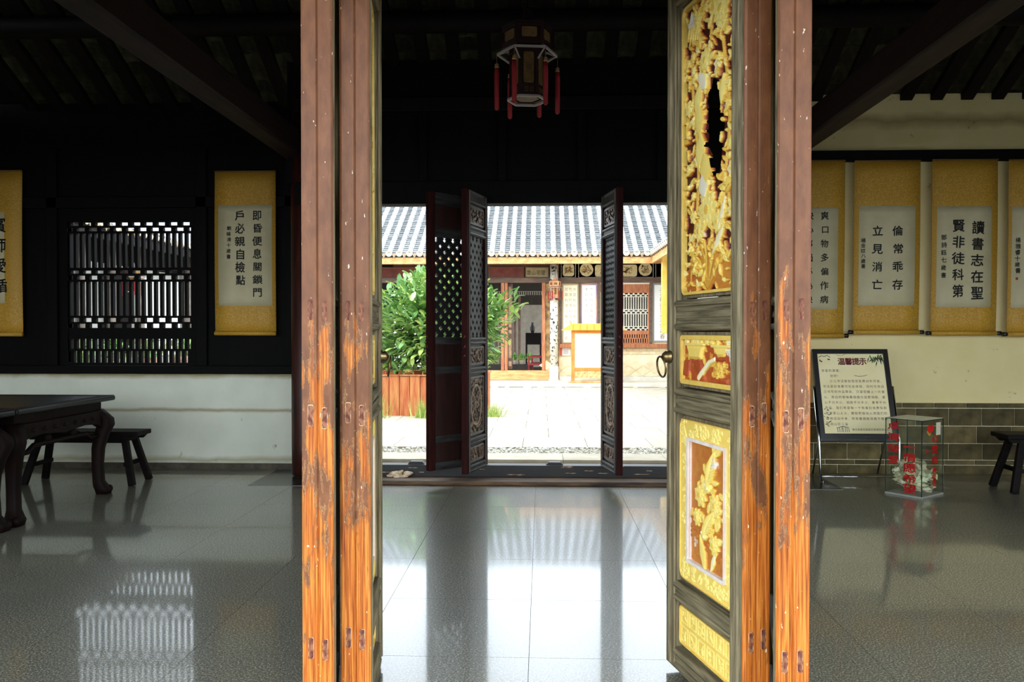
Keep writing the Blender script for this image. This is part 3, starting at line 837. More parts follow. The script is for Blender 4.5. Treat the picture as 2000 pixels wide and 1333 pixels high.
# ------------------------------------------------------------------ rear doorway leaves
RW, RT = 0.57, 0.06
rear_red = mat('rear_door_edge', (30, 10, 8), (52, 16, 12), 5, (6, 6, 0.7), 0.7, 0.1)
def rear_small(W, H, seed, oval=False):
    R = Relief(W, H, 0.005); rn = random.Random(seed)
    R.t[:] = 0.12
    for k in range(int(W * H * 1500) + 12):
        L = rn.uniform(0.03, 0.06)
        R.leaf(rn.uniform(0, W), rn.uniform(0, H), L, L * 0.5, rn.uniform(0, PI), rn.uniform(0, 0.004), 0.008, rn.uniform(0.45, 0.7), False)
    if oval:
        t = np.linspace(0, 2 * PI, 40)
        R.stroke([(W / 2 + W * 0.36 * math.cos(a), H / 2 + H * 0.36 * math.sin(a)) for a in t], 0.01, 0.008, 0.006, 0.95)
    return R
def lattice_bars(parent, x0, x1, z0, z1, px, pz, w, y, th, m):
    lat = empty('lattice'); lat.parent = parent
    W, H = x1 - x0, z1 - z0
    me = {}
    for s in (1, -1):
        k = -int(H / pz) - 3
        while k * px < W + H / pz * px + px:
            # line u = k*px + s' * v * px/pz, clipped to the opening
            sl = px / pz * s
            u0 = k * px + (0 if s > 0 else 0)
            pts = []
            va, vb = 0.0, H
            ua, ub = u0, u0 + sl * H
            if s < 0: ua, ub = u0 + H * px / pz, u0
            def vat(u): return (u - ua) / (ub - ua) * H
            lo, hi = max(min(ua, ub), 0), min(max(ua, ub), W)
            if hi - lo > 0.01:
                p0, p1 = (x0 + lo, z0 + vat(lo)), (x0 + hi, z0 + vat(hi))
                MB().bar((p0[0], y, p0[1]), (p1[0], y, p1[1]), w, th, up=(0, 1, 0)).build('lattice_bar', m, lat)
            k += 1
    return lat
def rear_leaf():
    root = empty('door_5')
    hy = RT / 2
    MB().box(0, 0.075, -hy, hy, 0.14, 2.86).build('stile', rear_red, root, bevel=0.006)
    MB().box(RW - 0.075, RW, -hy, hy, 0.14, 2.86).build('stile', rear_red, root, bevel=0.006)
    for xa in (0.062, RW - 0.062):
        MB().cyl((xa, hy, 0.15), (xa, hy, 2.85), 0.011, n=8).build('stile_bead', mat('rear_bead', (58, 54, 50), (92, 88, 82), 8, (3, 3, 0.5), 0.5), root)
    for z0, z1 in ((0.14, 0.215), (0.405, 0.475), (1.085, 1.155), (1.375, 1.445), (2.425, 2.515), (2.735, 2.86)):
        m = MB().box(0.07, RW - 0.07, -hy + 0.008, hy - 0.004, z0, z1)
        m.cyl((0.07, hy - 0.004, z0 + 0.016), (RW - 0.07, hy - 0.004, z0 + 0.016), 0.014, n=8)
        m.cyl((0.07, hy - 0.004, z1 - 0.016), (RW - 0.07, hy - 0.004, z1 - 0.016), 0.014, n=8)
        m.build('rail', mat('rear_rail', (30, 27, 26), (66, 64, 62), 6, (0.6, 5, 5), 0.55, 0.25), root)
    fr = lambda u, v, w: (u, w, v)
    for nm, z0, z1, seed, ov in (('foot_panel', 0.235, 0.385, 1, False), ('skirt_panel', 0.495, 1.065, 2, True), ('waist_panel', 1.175, 1.355, 3, False), ('head_panel', 2.535, 2.715, 4, False)):
        p = MB().box(0.07, RW - 0.07, -0.012, 0.004, z0 - 0.03, z1 + 0.03).build(nm, mat('rear_panel', (34, 18, 14), (56, 28, 22), 5, (6, 6, 0.7), 0.5), root)
        MB().ring(chamfer_rect(0.085, RW - 0.085, z0, z1, 0.03), chamfer_rect(0.105, RW - 0.105, z0 + 0.02, z1 - 0.02, 0.02), fr, 0.002, 0.022).build('panel_frame', mat('rear_bead', (58, 54, 50)), p)
        link('relief', rear_small(RW - 0.2, z1 - z0 - 0.03, seed, ov).mesh('relief', 0.10, 0.005, z0 + 0.015), dark_relief, p)
    om = mat('orange_mark', (128, 40, 20), (84, 26, 16), 20, rough=0.8)
    for z, h in ((1.355, 0.02), (1.27, 0.014), (1.45, 0.016)):
        MB().prism([(-hy * 0.9, z - h), (hy * 0.9, z - h * 0.7), (hy * 0.8, z + h), (-hy * 0.8, z + h * 0.8)] if h > 0.02 else [(-hy * 0.3, z - h), (hy * 0.5, z), (hy * 0.2, z + h)], lambda u, v, w: (w, u, v), RW - 0.001, RW + 0.0015).build('paint_mark', om, root)
    lattice_bars(root, 0.075, RW - 0.075, 1.445, 2.425, 0.105, 0.115, 0.044, 0.0, 0.02, mat('lattice_wood', (14, 11, 10), (34, 31, 28), 9, rough=0.5))
    return root
rl = rear_leaf()
r2, r3 = copy_tree(rl), copy_tree(rl)
for o, n in ((r2, 'door_6'), (r3, 'door_7')): o.name = n
def place_rear(o, x, y, tx, ty, mirror, label):
    o.location = (x, y, 0); o.rotation_euler = (0, 0, math.atan2(ty - y, tx - x)); o.scale = (1, -1 if mirror else 1, 1)
    return setting(o, label, 'door')
# local x runs from hinge to free edge; carved face is +y
place_rear(rl, -0.575, 8.10, -0.735, 7.55, False, 'rear door leaf showing carved lattice and oval panel, standing left of the gap')
place_rear(r2, 0.625, 8.10, 0.735, 7.55, True, 'rear door leaf seen nearly edge-on between signboard and lattice window')
place_rear(r3, -0.70, 8.12, -1.11, 7.72, True, 'half open rear door leaf showing plain inner panels under a pierced diamond lattice')

# ------------------------------------------------------------------ lattice windows
def lattice_window(name, x0, x1, z0, z1, y, dep, n, m, mf, m2=None, fw=0.05):
    root = empty(name, (x0, y, z0))
    W, H = x1 - x0, z1 - z0
    Z = lambda f: H * (1 - f)
    cache = {}
    def piece(nm, a, b, c, d, dd=dep, mm=m):
        k = (round(b - a, 4), round(d - c, 4), dd, nm)
        if k not in cache: cache[k] = MB().box(0, b - a, -dd / 2, dd / 2, 0, d - c).mesh(nm)
        link(nm, cache[k], mm, root, loc=(a, 0, c))
    MB().ring([(-fw, -fw), (W + fw, -fw), (W + fw, H + fw), (-fw, H + fw)], [(0, 0), (W, 0), (W, H), (0, H)], lambda u, v, w: (u, w, v), -dep * 0.8, dep * 0.8).build('window_frame', mf, root, bevel=0.004)
    pit = W / n
    for a, b in ((0.029, 0.042), (0.068, 0.083), (0.326, 0.345), (0.367, 0.381), (0.41, 0.425), (0.666, 0.682), (0.71, 0.723)):
        piece('lattice_rail', 0, W, Z(b), Z(a))
    piece('lattice_sill', 0, W, Z(0.83), Z(0.752), dep * 1.3, mf)
    piece('slot_rail', 0, W, Z(0.916), Z(0.901), dep, m2 or m)
    bw = pit * 0.42
    for a, b in ((0.083, 0.326), (0.425, 0.666)):
        for i in range(n + 1): piece('lattice_bar', i * pit - bw / 2, i * pit + bw / 2, Z(b), Z(a))
    for r, (a, b) in enumerate(((0.0, 0.029), (0.042, 0.068), (0.345, 0.367), (0.381, 0.41), (0.682, 0.71), (0.723, 0.752))):
        for i in range(r % 2, n + 1, 2): piece('lattice_block', max(i * pit - pit * 0.36, 0), min(i * pit + pit * 0.36, W), Z(b), Z(a))
    for r, (a, b) in enumerate(((0.83, 0.901), (0.916, 1.0))):
        for i in range(n + 1):
            u = i * pit + (pit / 2 if r else 0)
            piece('slot_bar', max(u - pit * 0.25, 0), min(u + pit * 0.25, W), Z(b), Z(a), dep, m2 or m)
    return root
setting(lattice_window('window_1', WX0, WX1, WZ0, WZ1, WY + 0.07, 0.05, 20, black_wood, black_wood), 'wooden bar lattice window in the dark wall between two scrolls', 'window')

# ------------------------------------------------------------------ calligraphy scrolls
knob_mat = mat('scroll_knob', (16, 14, 14), rough=0.3)
def scroll(x0, x1, zt, zb, y, cols, label, pap=(0.075, 0.075, 0.205, 0.235), tilt=0.0, seal=None, knobs=True):
    w, h = x1 - x0, zt - zb
    root = empty('hanging_scroll', (x0, y, zb))
    tag(root, label, 'scroll', 'calligraphy scrolls on the walls')
    n = 14
    def bow(u, v): return -0.012 * math.sin(PI * v)
    def sheet(nm, u0, u1, v0, v1, off, th, m):
        mb = MB()
        g = []
        for lay in (0, th):
            g += [(u0 + (u1 - u0) * i / 4 + tilt * (1 - (v0 + (v1 - v0) * j / n) / h), bow((u0 + (u1 - u0) * i / 4) / w, (v0 + (v1 - v0) * j / n) / h) + off + lay, v0 + (v1 - v0) * j / n) for j in range(n + 1) for i in range(5)]
        k = (n + 1) * 5
        fs = []
        for j in range(n):
            for i in range(4):
                a = j * 5 + i
                fs += [(a, a + 1, a + 6, a + 5), (k + a + 5, k + a + 6, k + a + 1, k + a)]
        for j in range(n):
            for e in (0, 4): fs.append((j * 5 + e, (j + 1) * 5 + e, k + (j + 1) * 5 + e, k + j * 5 + e))
        for i in range(4):
            for e in (0, n): fs.append((e * 5 + i, e * 5 + i + 1, k + e * 5 + i + 1, k + e * 5 + i))
        mb.add(g, fs)
        return mb.build(nm, m, root, smooth=True)
    sheet('silk_mount', 0, w, 0.02, h, 0, 0.002, gold_silk)
    l, r, b, t = pap[0] * w, w - pap[1] * w, pap[2] * h, h - pap[3] * h
    sheet('paper', l, r, b, t, -0.0015, 0.001, scroll_paper)
    MB().cyl((0, -0.006, h), (w, -0.006, h), 0.009, n=10).build('top_rod', mat('rod', (120, 88, 36)), root, smooth=True)
    ro = MB().cyl((tilt, -0.012, 0.02), (w + tilt, -0.012, 0.02), 0.024, n=14).build('bottom_roller', gold_silk, root, smooth=True)
    if knobs:
        for s, xx in ((-1, tilt), (1, w + tilt)):
            MB().cyl((xx, -0.012, 0.02), (xx + s * 0.045, -0.012, 0.02), 0.02, 0.024, n=12).build('roller_knob', knob_mat, ro, smooth=True)
    fn = lambda u, v: (u + tilt * (1 - v / h), bow(u / w, v / h) - 0.0026, v)
    for s, uf, vt, vb, size in cols:
        write_parts('character', column_text(s, uf * w, b + (t - b) * vt, b + (t - b) * vb, size * w, size * w * 1.02, 0.004), fn, ink, root, 0.022)
    if seal:
        u, v = seal
        MB().box(-0.012, 0.012, -0.0004, 0, -0.014, 0.014).build('red_seal', mat('seal_red', (150, 52, 40)), root, loc=fn(u * w, b + (t - b) * v))
    return root
scroll(-3.535, -2.868, 3.23, 1.46, WY - 0.045, [('即昏便息關鎖門', 0.70, 0.96, 0.07, 0.16), ('戶必親自檢點', 0.42, 0.96, 0.19, 0.17), ('鮑綸清十歲書', 0.235, 0.80, 0.46, 0.072)], 'gold scroll with three dark text columns right of the lattice window', (0.06, 0.06, 0.18, 0.205), seal=None, knobs=False)
scroll(-6.33, -5.668, 3.255, 1.45, WY - 0.045, [('賓師愛循', 0.62, 0.97, 0.08, 0.25)], 'gold scroll with large seal script, cut by the picture edge above the table', (0.06, 0.30, 0.20, 0.25), knobs=False)
ytx = WY - 0.1
def rscroll(p, q, tp, bt, cols, label, **k):
    x0 = at(p, 480, ytx)[0]; x1 = at(q, 480, ytx)[0]
    return scroll(x0, x1, at(p, tp, ytx)[2], at(p, bt, ytx)[2], ytx, cols, label, **k)
rscroll(1521, 1650, 315, 660, [('爽口物多偏作病', 0.70, 0.99, 0.03, 0.125), ('快心事過必為殃', 0.46, 0.99, 0.03, 0.125)], 'scroll half hidden by the door leaf, seven-character columns, over the notice stand', pap=(0.075, 0.1, 0.16, 0.265), tilt=-0.012)
rscroll(1668, 1797, 315, 653, [('倫常乖存', 0.665, 0.84, 0.12, 0.165), ('立見消亡', 0.36, 0.84, 0.12, 0.165), ('楊金妏八歲書', 0.145, 0.68, 0.37, 0.07)], 'scroll with two columns of four widely spaced characters, above the glass box', pap=(0.075, 0.075, 0.165, 0.26), tilt=-0.012)
rscroll(1820, 1948, 313, 655, [('讀書志在聖', 0.70, 0.87, 0.06, 0.20), ('賢非徒科第', 0.41, 0.89, 0.08, 0.19), ('鄧詩鈺七歲書', 0.185, 0.73, 0.28, 0.085)], 'scroll with two columns of five bold characters, second from the picture edge', pap=(0.075, 0.09, 0.16, 0.265), tilt=-0.012)
rscroll(1969, 2095, 313, 657, [('詩書傳家久', 0.78, 0.90, 0.08, 0.17), ('忠厚繼世長', 0.50, 0.90, 0.08, 0.17), ('楊雅睿十歲書', 0.15, 0.70, 0.34, 0.085)], 'scroll cut by the picture edge with small signature and red seal', pap=(0.055, 0.075, 0.16, 0.265), tilt=-0.012, seal=(0.14, 0.29))

# ------------------------------------------------------------------ table and benches
def sweep_sq(mb, pts, sizes):                  # square section along a path that rises mostly in z
    vs = []
    for (x, y, z), s in zip(pts, sizes):
        c = s * 0.28
        vs += [(x - s, y - s + c, z), (x - s + c, y - s, z), (x + s - c, y - s, z), (x + s, y - s + c, z), (x + s, y + s - c, z), (x + s - c, y + s, z), (x - s + c, y + s, z), (x - s, y + s - c, z)]
    n = 8; k = len(pts)
    fs = [(i * n + j, i * n + (j + 1) % n, (i + 1) * n + (j + 1) % n, (i + 1) * n + j) for i in range(k - 1) for j in range(n)]
    fs += [tuple(range(n - 1, -1, -1)), tuple((k - 1) * n + j for j in range(n))]
    return mb.add(vs, fs)
tb = empty('carved_table', (-4.68, 6.62, 0))
tag(tb, 'dark carved square table with curved legs standing before the bench', 'table', 'carved square tables')
tz = 0.905; hx, hy_ = 0.70, 0.70
top_wood = mat('table_top', (12, 14, 14), (24, 28, 28), 3, (5, 0.5, 1), 0.35, 0.3)
t1 = MB().box(-hx, hx, -hy_, hy_, tz - 0.045, tz).build('table_top', top_wood, tb, bevel=0.014)
MB().ring([(-hx + 0.01, -hy_ + 0.01), (hx - 0.01, -hy_ + 0.01), (hx - 0.01, hy_ - 0.01), (-hx + 0.01, hy_ - 0.01)], [(-hx + 0.09, -hy_ + 0.09), (hx - 0.09, -hy_ + 0.09), (hx - 0.09, hy_ - 0.09), (-hx + 0.09, hy_ - 0.09)], lambda u, v, w: (u, v, w), tz - 0.002, tz + 0.004).build('top_rim', table_wood, t1, bevel=0.002)
MB().ring([(-0.61, -0.61), (0.61, -0.61), (0.61, 0.61), (-0.61, 0.61)], [(-0.58, -0.58), (0.58, -0.58), (0.58, 0.58), (-0.58, 0.58)], lambda u, v, w: (u, v, w), tz - 0.14, tz - 0.045).build('waist', table_wood, tb)
for k in range(4):
    a = k * PI / 2
    ca, sa = math.cos(a), math.sin(a)
    rot = lambda x, y, ca=ca, sa=sa: (x * ca - y * sa, x * sa + y * ca)
    ap = MB()
    lower = [(-0.58, tz - 0.30), (-0.50, tz - 0.255), (-0.42, tz - 0.245), (-0.3, tz - 0.235), (-0.12, tz - 0.25), (0, tz - 0.265), (0.12, tz - 0.25), (0.3, tz - 0.235), (0.42, tz - 0.245), (0.50, tz - 0.255), (0.58, tz - 0.30), (0.58, tz - 0.13), (-0.58, tz - 0.13)]
    ap.prism(lower, lambda u, v, w: rot(w, u) + (v,), 0.605, 0.645)
    apo = ap.build('apron', table_wood, tb, bevel=0.006)
    for q in range(7):
        u = -0.42 + q * 0.14
        c = rot(0.648, u)
        MB().ell((c[0], c[1], tz - 0.19), (0.03 if abs(ca) < 0.5 else 0.012, 0.03 if abs(ca) > 0.5 else 0.012, 0.018), 10, 6).build('carved_boss', table_wood, apo, smooth=True)
    st_ = MB()
    pts = [rot(0.60, u) + (z,) for u, z in ((-0.58, 0.54), (-0.44, 0.54), (-0.36, 0.585), (0.36, 0.585), (0.44, 0.54), (0.58, 0.54))]
    st_.tube(pts, 0.022, 8)
    st_.build('stretcher', table_wood, tb, smooth=True)
    for u in (-0.18, 0.18):
        c = rot(0.60, u)
        MB().ell((c[0], c[1], 0.625), (0.035, 0.035, 0.04), 8, 6).build('strut', table_wood, tb, smooth=True)
    sx, sy = (1 if ca - sa > 0 else -1), (1 if ca + sa > 0 else -1)
    path = [(0.575, 0.575, tz - 0.12), (0.60, 0.60, tz - 0.16), (0.632, 0.632, tz - 0.21), (0.638, 0.638, tz - 0.27), (0.612, 0.612, tz - 0.36), (0.592, 0.592, tz - 0.48), (0.588, 0.588, 0.28), (0.594, 0.594, 0.12), (0.608, 0.608, 0.07), (0.622, 0.622, 0.045), (0.622, 0.622, 0.0)]
    sz = [0.055, 0.062, 0.064, 0.062, 0.054, 0.047, 0.042, 0.043, 0.055, 0.062, 0.052]
    lg = sweep_sq(MB(), [(x * sx, y * sy, z) for x, y, z in path], sz).build('leg', table_wood, tb, smooth=True)
    MB().ell((0.655 * sx, 0.655 * sy, 0.04), (0.035, 0.035, 0.038), 10, 6).build('scroll_toe', table_wood, lg, smooth=True)

tb2 = copy_tree(tb)
tb2.location = (-4.68, 5.2, 0)
tag(tb2, 'second carved table pushed against the first, nearest the open front', 'table', 'carved square tables')

def bench(loc, L, W, H, rzz, label):
    b = empty('wooden_bench', loc, rzz)
    tag(b, label, 'bench', 'plain wooden benches of the hall')
    MB().box(-L / 2, L / 2, -W / 2, W / 2, H - 0.045, H).build('seat', mat('bench_wood', (12, 8, 7), (22, 15, 12), 4, (0.8, 6, 6), 0.6, 0.12), b, bevel=0.008)
    ap = mat('bench_wood', (30, 22, 18))
    for s in (-1, 1):
        poly = [(-L / 2 + 0.02, H - 0.045), (L / 2 - 0.02, H - 0.045), (L / 2 - 0.06, H - 0.085), (L / 2 - 0.11, H - 0.085), (L / 2 - 0.15, H - 0.115), (-L / 2 + 0.15, H - 0.115), (-L / 2 + 0.11, H - 0.085), (-L / 2 + 0.06, H - 0.085)]
        MB().prism(poly, lambda u, v, w: (u, w, v), s * W * 0.33 - 0.012, s * W * 0.33 + 0.012).build('apron', ap, b)
        MB().bar((s * (L / 2 - 0.13), -W / 2 + 0.0, 0.2), (s * (L / 2 - 0.13), W / 2, 0.2), 0.03, 0.04).build('stretcher', ap, b)
        for t in (-1, 1):
            MB().bar((s * (L / 2 - 0.16), t * W * 0.30, H - 0.04), (s * (L / 2 - 0.04), t * (W * 0.5 + 0.03), 0.0), 0.065, 0.045, up=(0, 1, 0)).build('leg', ap, b, bevel=0.006)
    return b
bench((-4.52, 7.78, 0), 1.16, 0.28, 0.52, 0, 'dark wooden bench between the carved table and the low white wall')
bench((4.93, 7.72, 0), 1.20, 0.30, 0.54, 0, 'dark wooden bench beside the glass box, cut by the picture edge')

# ------------------------------------------------------------------ notice stand
xl, xr = at(1584, 683, 8.38)[0], at(1731, 683, 8.38)[0]
sw = xr - xl
ns = empty('notice_stand', ((xl + xr) / 2, 8.2, 0))
tag(ns, 'black framed notice board on a chrome easel before the brick wall', 'notice stand')
ztop, zbot, ytop, ybot = 1.315, 0.425, 0.17, -0.10
def bd(u, v, w=0.0):                           # u across, v 0..1 up the board, w out of the face
    y = ybot + (ytop - ybot) * v; z = zbot + (ztop - zbot) * v
    ll = math.hypot(ytop - ybot, ztop - zbot)
    return (u, y - w * (ztop - zbot) / ll, z + w * (ytop - ybot) / ll)
h2 = sw / 2
frm = mat('frame_black', (24, 20, 20), (32, 28, 26), 20, rough=0.3)
fo = MB(); iw, iv = 0.05, 0.055
fo.ring([(-h2, 0), (h2, 0), (h2, 1), (-h2, 1)], [(-h2 + iw, iv), (h2 - iw, iv), (h2 - iw, 1 - iv), (-h2 + iw, 1 - iv)], lambda u, v, w: bd(u, v, w), -0.012, 0.02)
fo.build('board_frame', frm, ns, bevel=0.004)
bo = MB().prism([(-h2 + 0.03, 0.03), (h2 - 0.03, 0.03), (h2 - 0.03, 0.97), (-h2 + 0.03, 0.97)], lambda u, v, w: bd(u, v, w), -0.006, 0.008).build('notice_sheet', mat('notice_paper', (238, 222, 166), (244, 230, 184), 4, rough=0.5), ns)
fnb = lambda u, v: bd(u, v, 0.0095)
LB = math.hypot(ytop - ybot, ztop - zbot)
def line_text(s, u0, v, size, adv):
    return [(ch, u0 + i * adv + adv / 2, v, size, size / LB, 0) for i, ch in enumerate(s) if ch != ' ']
write_parts('title_character', line_text('温馨提示', -0.13, 0.86, 0.078, 0.072), fnb, mat('title_red', (120, 24, 44)), bo, 0.03)
tx = MB()
lines = ['亲爱的游客:', '  您好!', '  少儿书法体验馆现免费对外开放,', '书法爱好者都可在此体验,同时可将自', '己书写的作品带走,只望您献上一片爱', '心,旁边的玻璃募捐箱为自愿捐款,爱', '心不分大小,捐款不分多少,善举不分', '先后,我们希望每一个有着社会责任和', '慈善爱心人士,都能积极加入到我们的', '募捐活动中来,所有募捐款将用于帮助', '贫困山区儿童']
for i, s in enumerate(lines):
    u0 = -h2 + 0.075
    a = (sw - 0.15) / 17
    if i == 1: u0 += 0.01
    write(tx, line_text(s, u0, 0.755 - i * 0.0595, 0.031, a), fnb)
write(tx, line_text('建水朱家花园景区管理有限公司', -0.06, 0.10, 0.026, 0.0262), fnb)
tx.build('notice_text', mat('text_brown', (84, 40, 30)), bo)['kind'] = 'stuff'
art = MB(); rn = random.Random(2)
for k in range(34):
    u, v = rn.gauss(h2 - 0.12, 0.04), rn.gauss(0.91, 0.024)
    u = min(u, h2 - 0.055); v = min(v, 0.94)
    a = rn.uniform(-2.6, -0.6); L = rn.uniform(0.035, 0.07)
    art.prism([(0, 0), (L * 0.4, 0.006), (L, 0), (L * 0.4, -0.006)], lambda p, q, w, u=u, v=v, a=a: bd(min(u + p * math.cos(a) - q * math.sin(a), h2 - 0.052), v + (p * math.sin(a) + q * math.cos(a)) / LB, w), 0.0085, 0.0098)
art.build('bamboo_print', mat('bamboo_ink', (40, 66, 32), (64, 90, 48), 30), bo)['kind'] = 'stuff'
art = MB()
def stroke2(pts, r):
    for p, q in zip(pts[:-1], pts[1:]):
        art.bar(fnb(*p), fnb(*q), r, 0.0008, up=(0, -1, 0.3))
stroke2([(-h2 + 0.06, 0.905), (-h2 + 0.09, 0.925), (-h2 + 0.12, 0.915), (-h2 + 0.15, 0.93), (-h2 + 0.18, 0.905)], 0.006)
stroke2([(-h2 + 0.07, 0.88), (-h2 + 0.075, 0.865), (-h2 + 0.095, 0.855)], 0.012); stroke2([(-h2 + 0.15, 0.885), (-h2 + 0.175, 0.88)], 0.012)
stroke2([(0.02, 0.70), (0.07, 0.69), (0.12, 0.695), (0.15, 0.705)], 0.004)
stroke2([(-0.14, 0.935), (-0.10, 0.92), (-0.05, 0.94)], 0.003)
for k in range(7):
    u = -0.20 + k * 0.018
    stroke2([(u, 0.07), (u + rn.uniform(-0.006, 0.006), 0.13 - abs(k - 3) * 0.006)], 0.005)
stroke2([(-0.21, 0.115), (-0.15, 0.135), (-0.09, 0.12)], 0.006)
for k in range(14):
    u, v = rn.uniform(-h2 + 0.055, -h2 + 0.13), rn.uniform(0.14, 0.33)
    stroke2([(u, v), (u + rn.uniform(0.01, 0.025), v + rn.uniform(-0.012, 0.012))], rn.uniform(0.004, 0.01))
art.build('ink_print', mat('print_ink', (52, 50, 44)), bo)['kind'] = 'stuff'
for s in (-1, 1):
    lg = MB()
    b0 = bd(s * (h2 + 0.012), 0.58, 0.0); b1 = bd(s * (h2 + 0.012), -0.02, 0.0)
    lg.tube([b0, b1, (s * (h2 + 0.0), b1[1] - 0.03, 0.02), (s * h2, b1[1] - 0.10, 0.012)], 0.012, 8)
    lg.build('leg', chrome, ns, smooth=True)
    MB().tube([(s * (h2 - 0.05), -0.02, 0.62), (s * (h2 - 0.05), 0.26, 0.012)], 0.009, 8).build('rear_leg', chrome, ns, smooth=True)
MB().tube([(-h2, b1[1] - 0.04, 0.055), (h2, b1[1] - 0.04, 0.055)], 0.009, 8).build('cross_bar', chrome, ns, smooth=True)
MB().prism([(-h2, -0.03), (h2, -0.03), (h2, 0.0), (-h2, 0.0)], lambda u, v, w: bd(u, v, w), -0.012, 0.035).build('ledge', frm, ns)

# ------------------------------------------------------------------ donation box
def make_clear():
    m = bpy.data.materials.new('clear_acrylic'); m.use_nodes = True
    nt = m.node_tree; nt.nodes.remove(nt.nodes['Principled BSDF'])
    tr = N(nt, 'ShaderNodeBsdfTransparent'); tr.inputs[0].default_value = (0.965, 0.985, 0.965, 1)
    gl = N(nt, 'ShaderNodeBsdfGlossy'); gl.inputs['Roughness'].default_value = 0.03
    lw = N(nt, 'ShaderNodeLayerWeight'); lw.inputs['Blend'].default_value = 0.12
    fr_ = N(nt, 'ShaderNodeMath', operation='MULTIPLY_ADD'); nt.links.new(lw.outputs['Facing'], fr_.inputs[0]); fr_.inputs[1].default_value = 0.25; fr_.inputs[2].default_value = 0.02
    mx = N(nt, 'ShaderNodeMixShader')
    nt.links.new(fr_.outputs[0], mx.inputs[0]); nt.links.new(tr.outputs[0], mx.inputs[1]); nt.links.new(gl.outputs[0], mx.inputs[2])
    nt.links.new(mx.outputs[0], nt.nodes['Material Output'].inputs[0])
    return m
clear = make_clear()
edge_m = mat('acrylic_edge', (30, 44, 38), rough=0.2)
bx = empty('donation_box', (3.44, 7.50, 0), math.atan2(7.27 - 7.535, 3.379 - 3.175))
tag(bx, 'clear acrylic donation box with red characters and banknotes inside', 'donation box')
BS = 0.335; BD = 0.375; BH = 0.70
hx_, hb = BS / 2, BD / 2
MB().box(-hx_ - 0.005, hx_ + 0.005, -hb - 0.005, hb + 0.005, 0.0, 0.018).build('base', mat('box_base', (150, 150, 140), rough=0.3), bx, bevel=0.003)
for nm, a in (('side_pane', (-hx_, hx_, -hb, -hb + 0.004)), ('side_pane', (-hx_, hx_, hb - 0.004, hb)), ('side_pane', (-hx_, -hx_ + 0.004, -hb, hb)), ('side_pane', (hx_ - 0.004, hx_, -hb, hb))):
    MB().box(*a, 0.018, BH).build(nm, clear, bx)
eb = MB()
for sx in (-1, 1):
    for sy in (-1, 1):
        eb.box(sx * hx_ - 0.003, sx * hx_ + 0.003, sy * hb - 0.003, sy * hb + 0.003, 0.018, BH)
    eb.box(-hx_, hx_, sx * hb - 0.003, sx * hb + 0.003, BH - 0.004, BH + 0.002)
    eb.box(sx * hx_ - 0.003, sx * hx_ + 0.003, -hb, hb, BH - 0.004, BH + 0.002)
eb.build('edge_joint', edge_m, bx)
lid_m = mat('box_lid', (190, 192, 172), rough=0.25)
MB().box(-hx_, -0.006, -hb, hb, BH, BH + 0.006).build('lid_plate', lid_m, bx); MB().box(0.006, hx_, -hb, hb, BH, BH + 0.006).build('lid_plate', lid_m, bx)
red_m = mat('box_red', (206, 22, 20), rough=0.5)
fl = lambda u, v: (u, -hb - 0.0012, v)         # face towards the doorway
fr2 = lambda u, v: (hx_ + 0.0012, u, v)        # face towards the bench
write_parts('red_character', column_text('点滴储爱', -0.095, 0.69, 0.27, 0.115, 0.075), fl, red_m, bx, 0.028)
write_parts('red_character', column_text('一情愿希望', 0.058, 0.50, 0.03, 0.125, 0.085), fl, red_m, bx, 0.028)
write_parts('red_character', column_text('心爱救', 0.04, 0.58, 0.28, 0.125, 0.08), fr2, red_m, bx, 0.028)
write_parts('red_character', column_text('善举等', 0.03, 0.27, 0.09, 0.075, 0.06), fr2, red_m, bx, 0.028)
write_parts('red_character', column_text('小', -0.10, 0.46, 0.38, 0.06, 0.05), fr2, red_m, bx, 0.028)
MB().prism([(-0.10, 0.635), (-0.075, 0.655), (-0.03, 0.65), (0.0, 0.655), (0.02, 0.63), (0.005, 0.60), (-0.03, 0.585), (-0.06, 0.592), (-0.095, 0.60)], lambda u, v, w: (w, u, v), hx_ + 0.002, hx_ + 0.003).build('emblem', red_m, bx)
MB().prism([(-0.11, 0.60), (-0.09, 0.575), (-0.06, 0.555), (-0.04, 0.565), (-0.03, 0.59), (-0.05, 0.578), (-0.075, 0.59), (-0.095, 0.61)], lambda u, v, w: (w, u, v), hx_ + 0.001, hx_ + 0.002).build('emblem_scroll', mat('emblem_yellow', (196, 140, 40)), bx)
MB().box(hx_ + 0.001, hx_ + 0.002, 0.06, 0.14, 0.555, 0.67).build('paper_slip', mat('slip', (214, 204, 176)), bx)
# banknotes heaped in the box
note_me = []
for v in range(6):
    rn = random.Random(20 + v)
    mb = MB(); nx, ny = 8, 4
    L, Wd = 0.135, 0.065
    f1_, f2_, p1_, p2_ = rn.uniform(18, 46), rn.uniform(20, 60), rn.uniform(0, 6), rn.uniform(0, 6)
    mb.add([((i / nx - 0.5) * L * 0.82, (j / ny - 0.5) * Wd * 0.9, 0.015 * math.sin(i / nx * L * f1_ + p1_) + 0.008 * math.sin(j / ny * Wd * f2_ + p2_ + i * 0.5) + rn.uniform(-0.002, 0.002)) for j in range(ny + 1) for i in range(nx + 1)],
           [(j * (nx + 1) + i, j * (nx + 1) + i + 1, (j + 1) * (nx + 1) + i + 1, (j + 1) * (nx + 1) + i) for j in range(ny) for i in range(nx)])
    me = mb.mesh('banknote', True)
    me.materials.append(mat('note_%d' % v, *[((190, 200, 146), (228, 232, 190)), ((222, 212, 176), (240, 234, 210)), ((206, 192, 166), (234, 224, 206)), ((176, 192, 144), (222, 228, 188)), ((230, 220, 188), (244, 238, 216)), ((190, 200, 164), (230, 232, 204))][v], 40, rough=0.8))
    note_me.append(me)
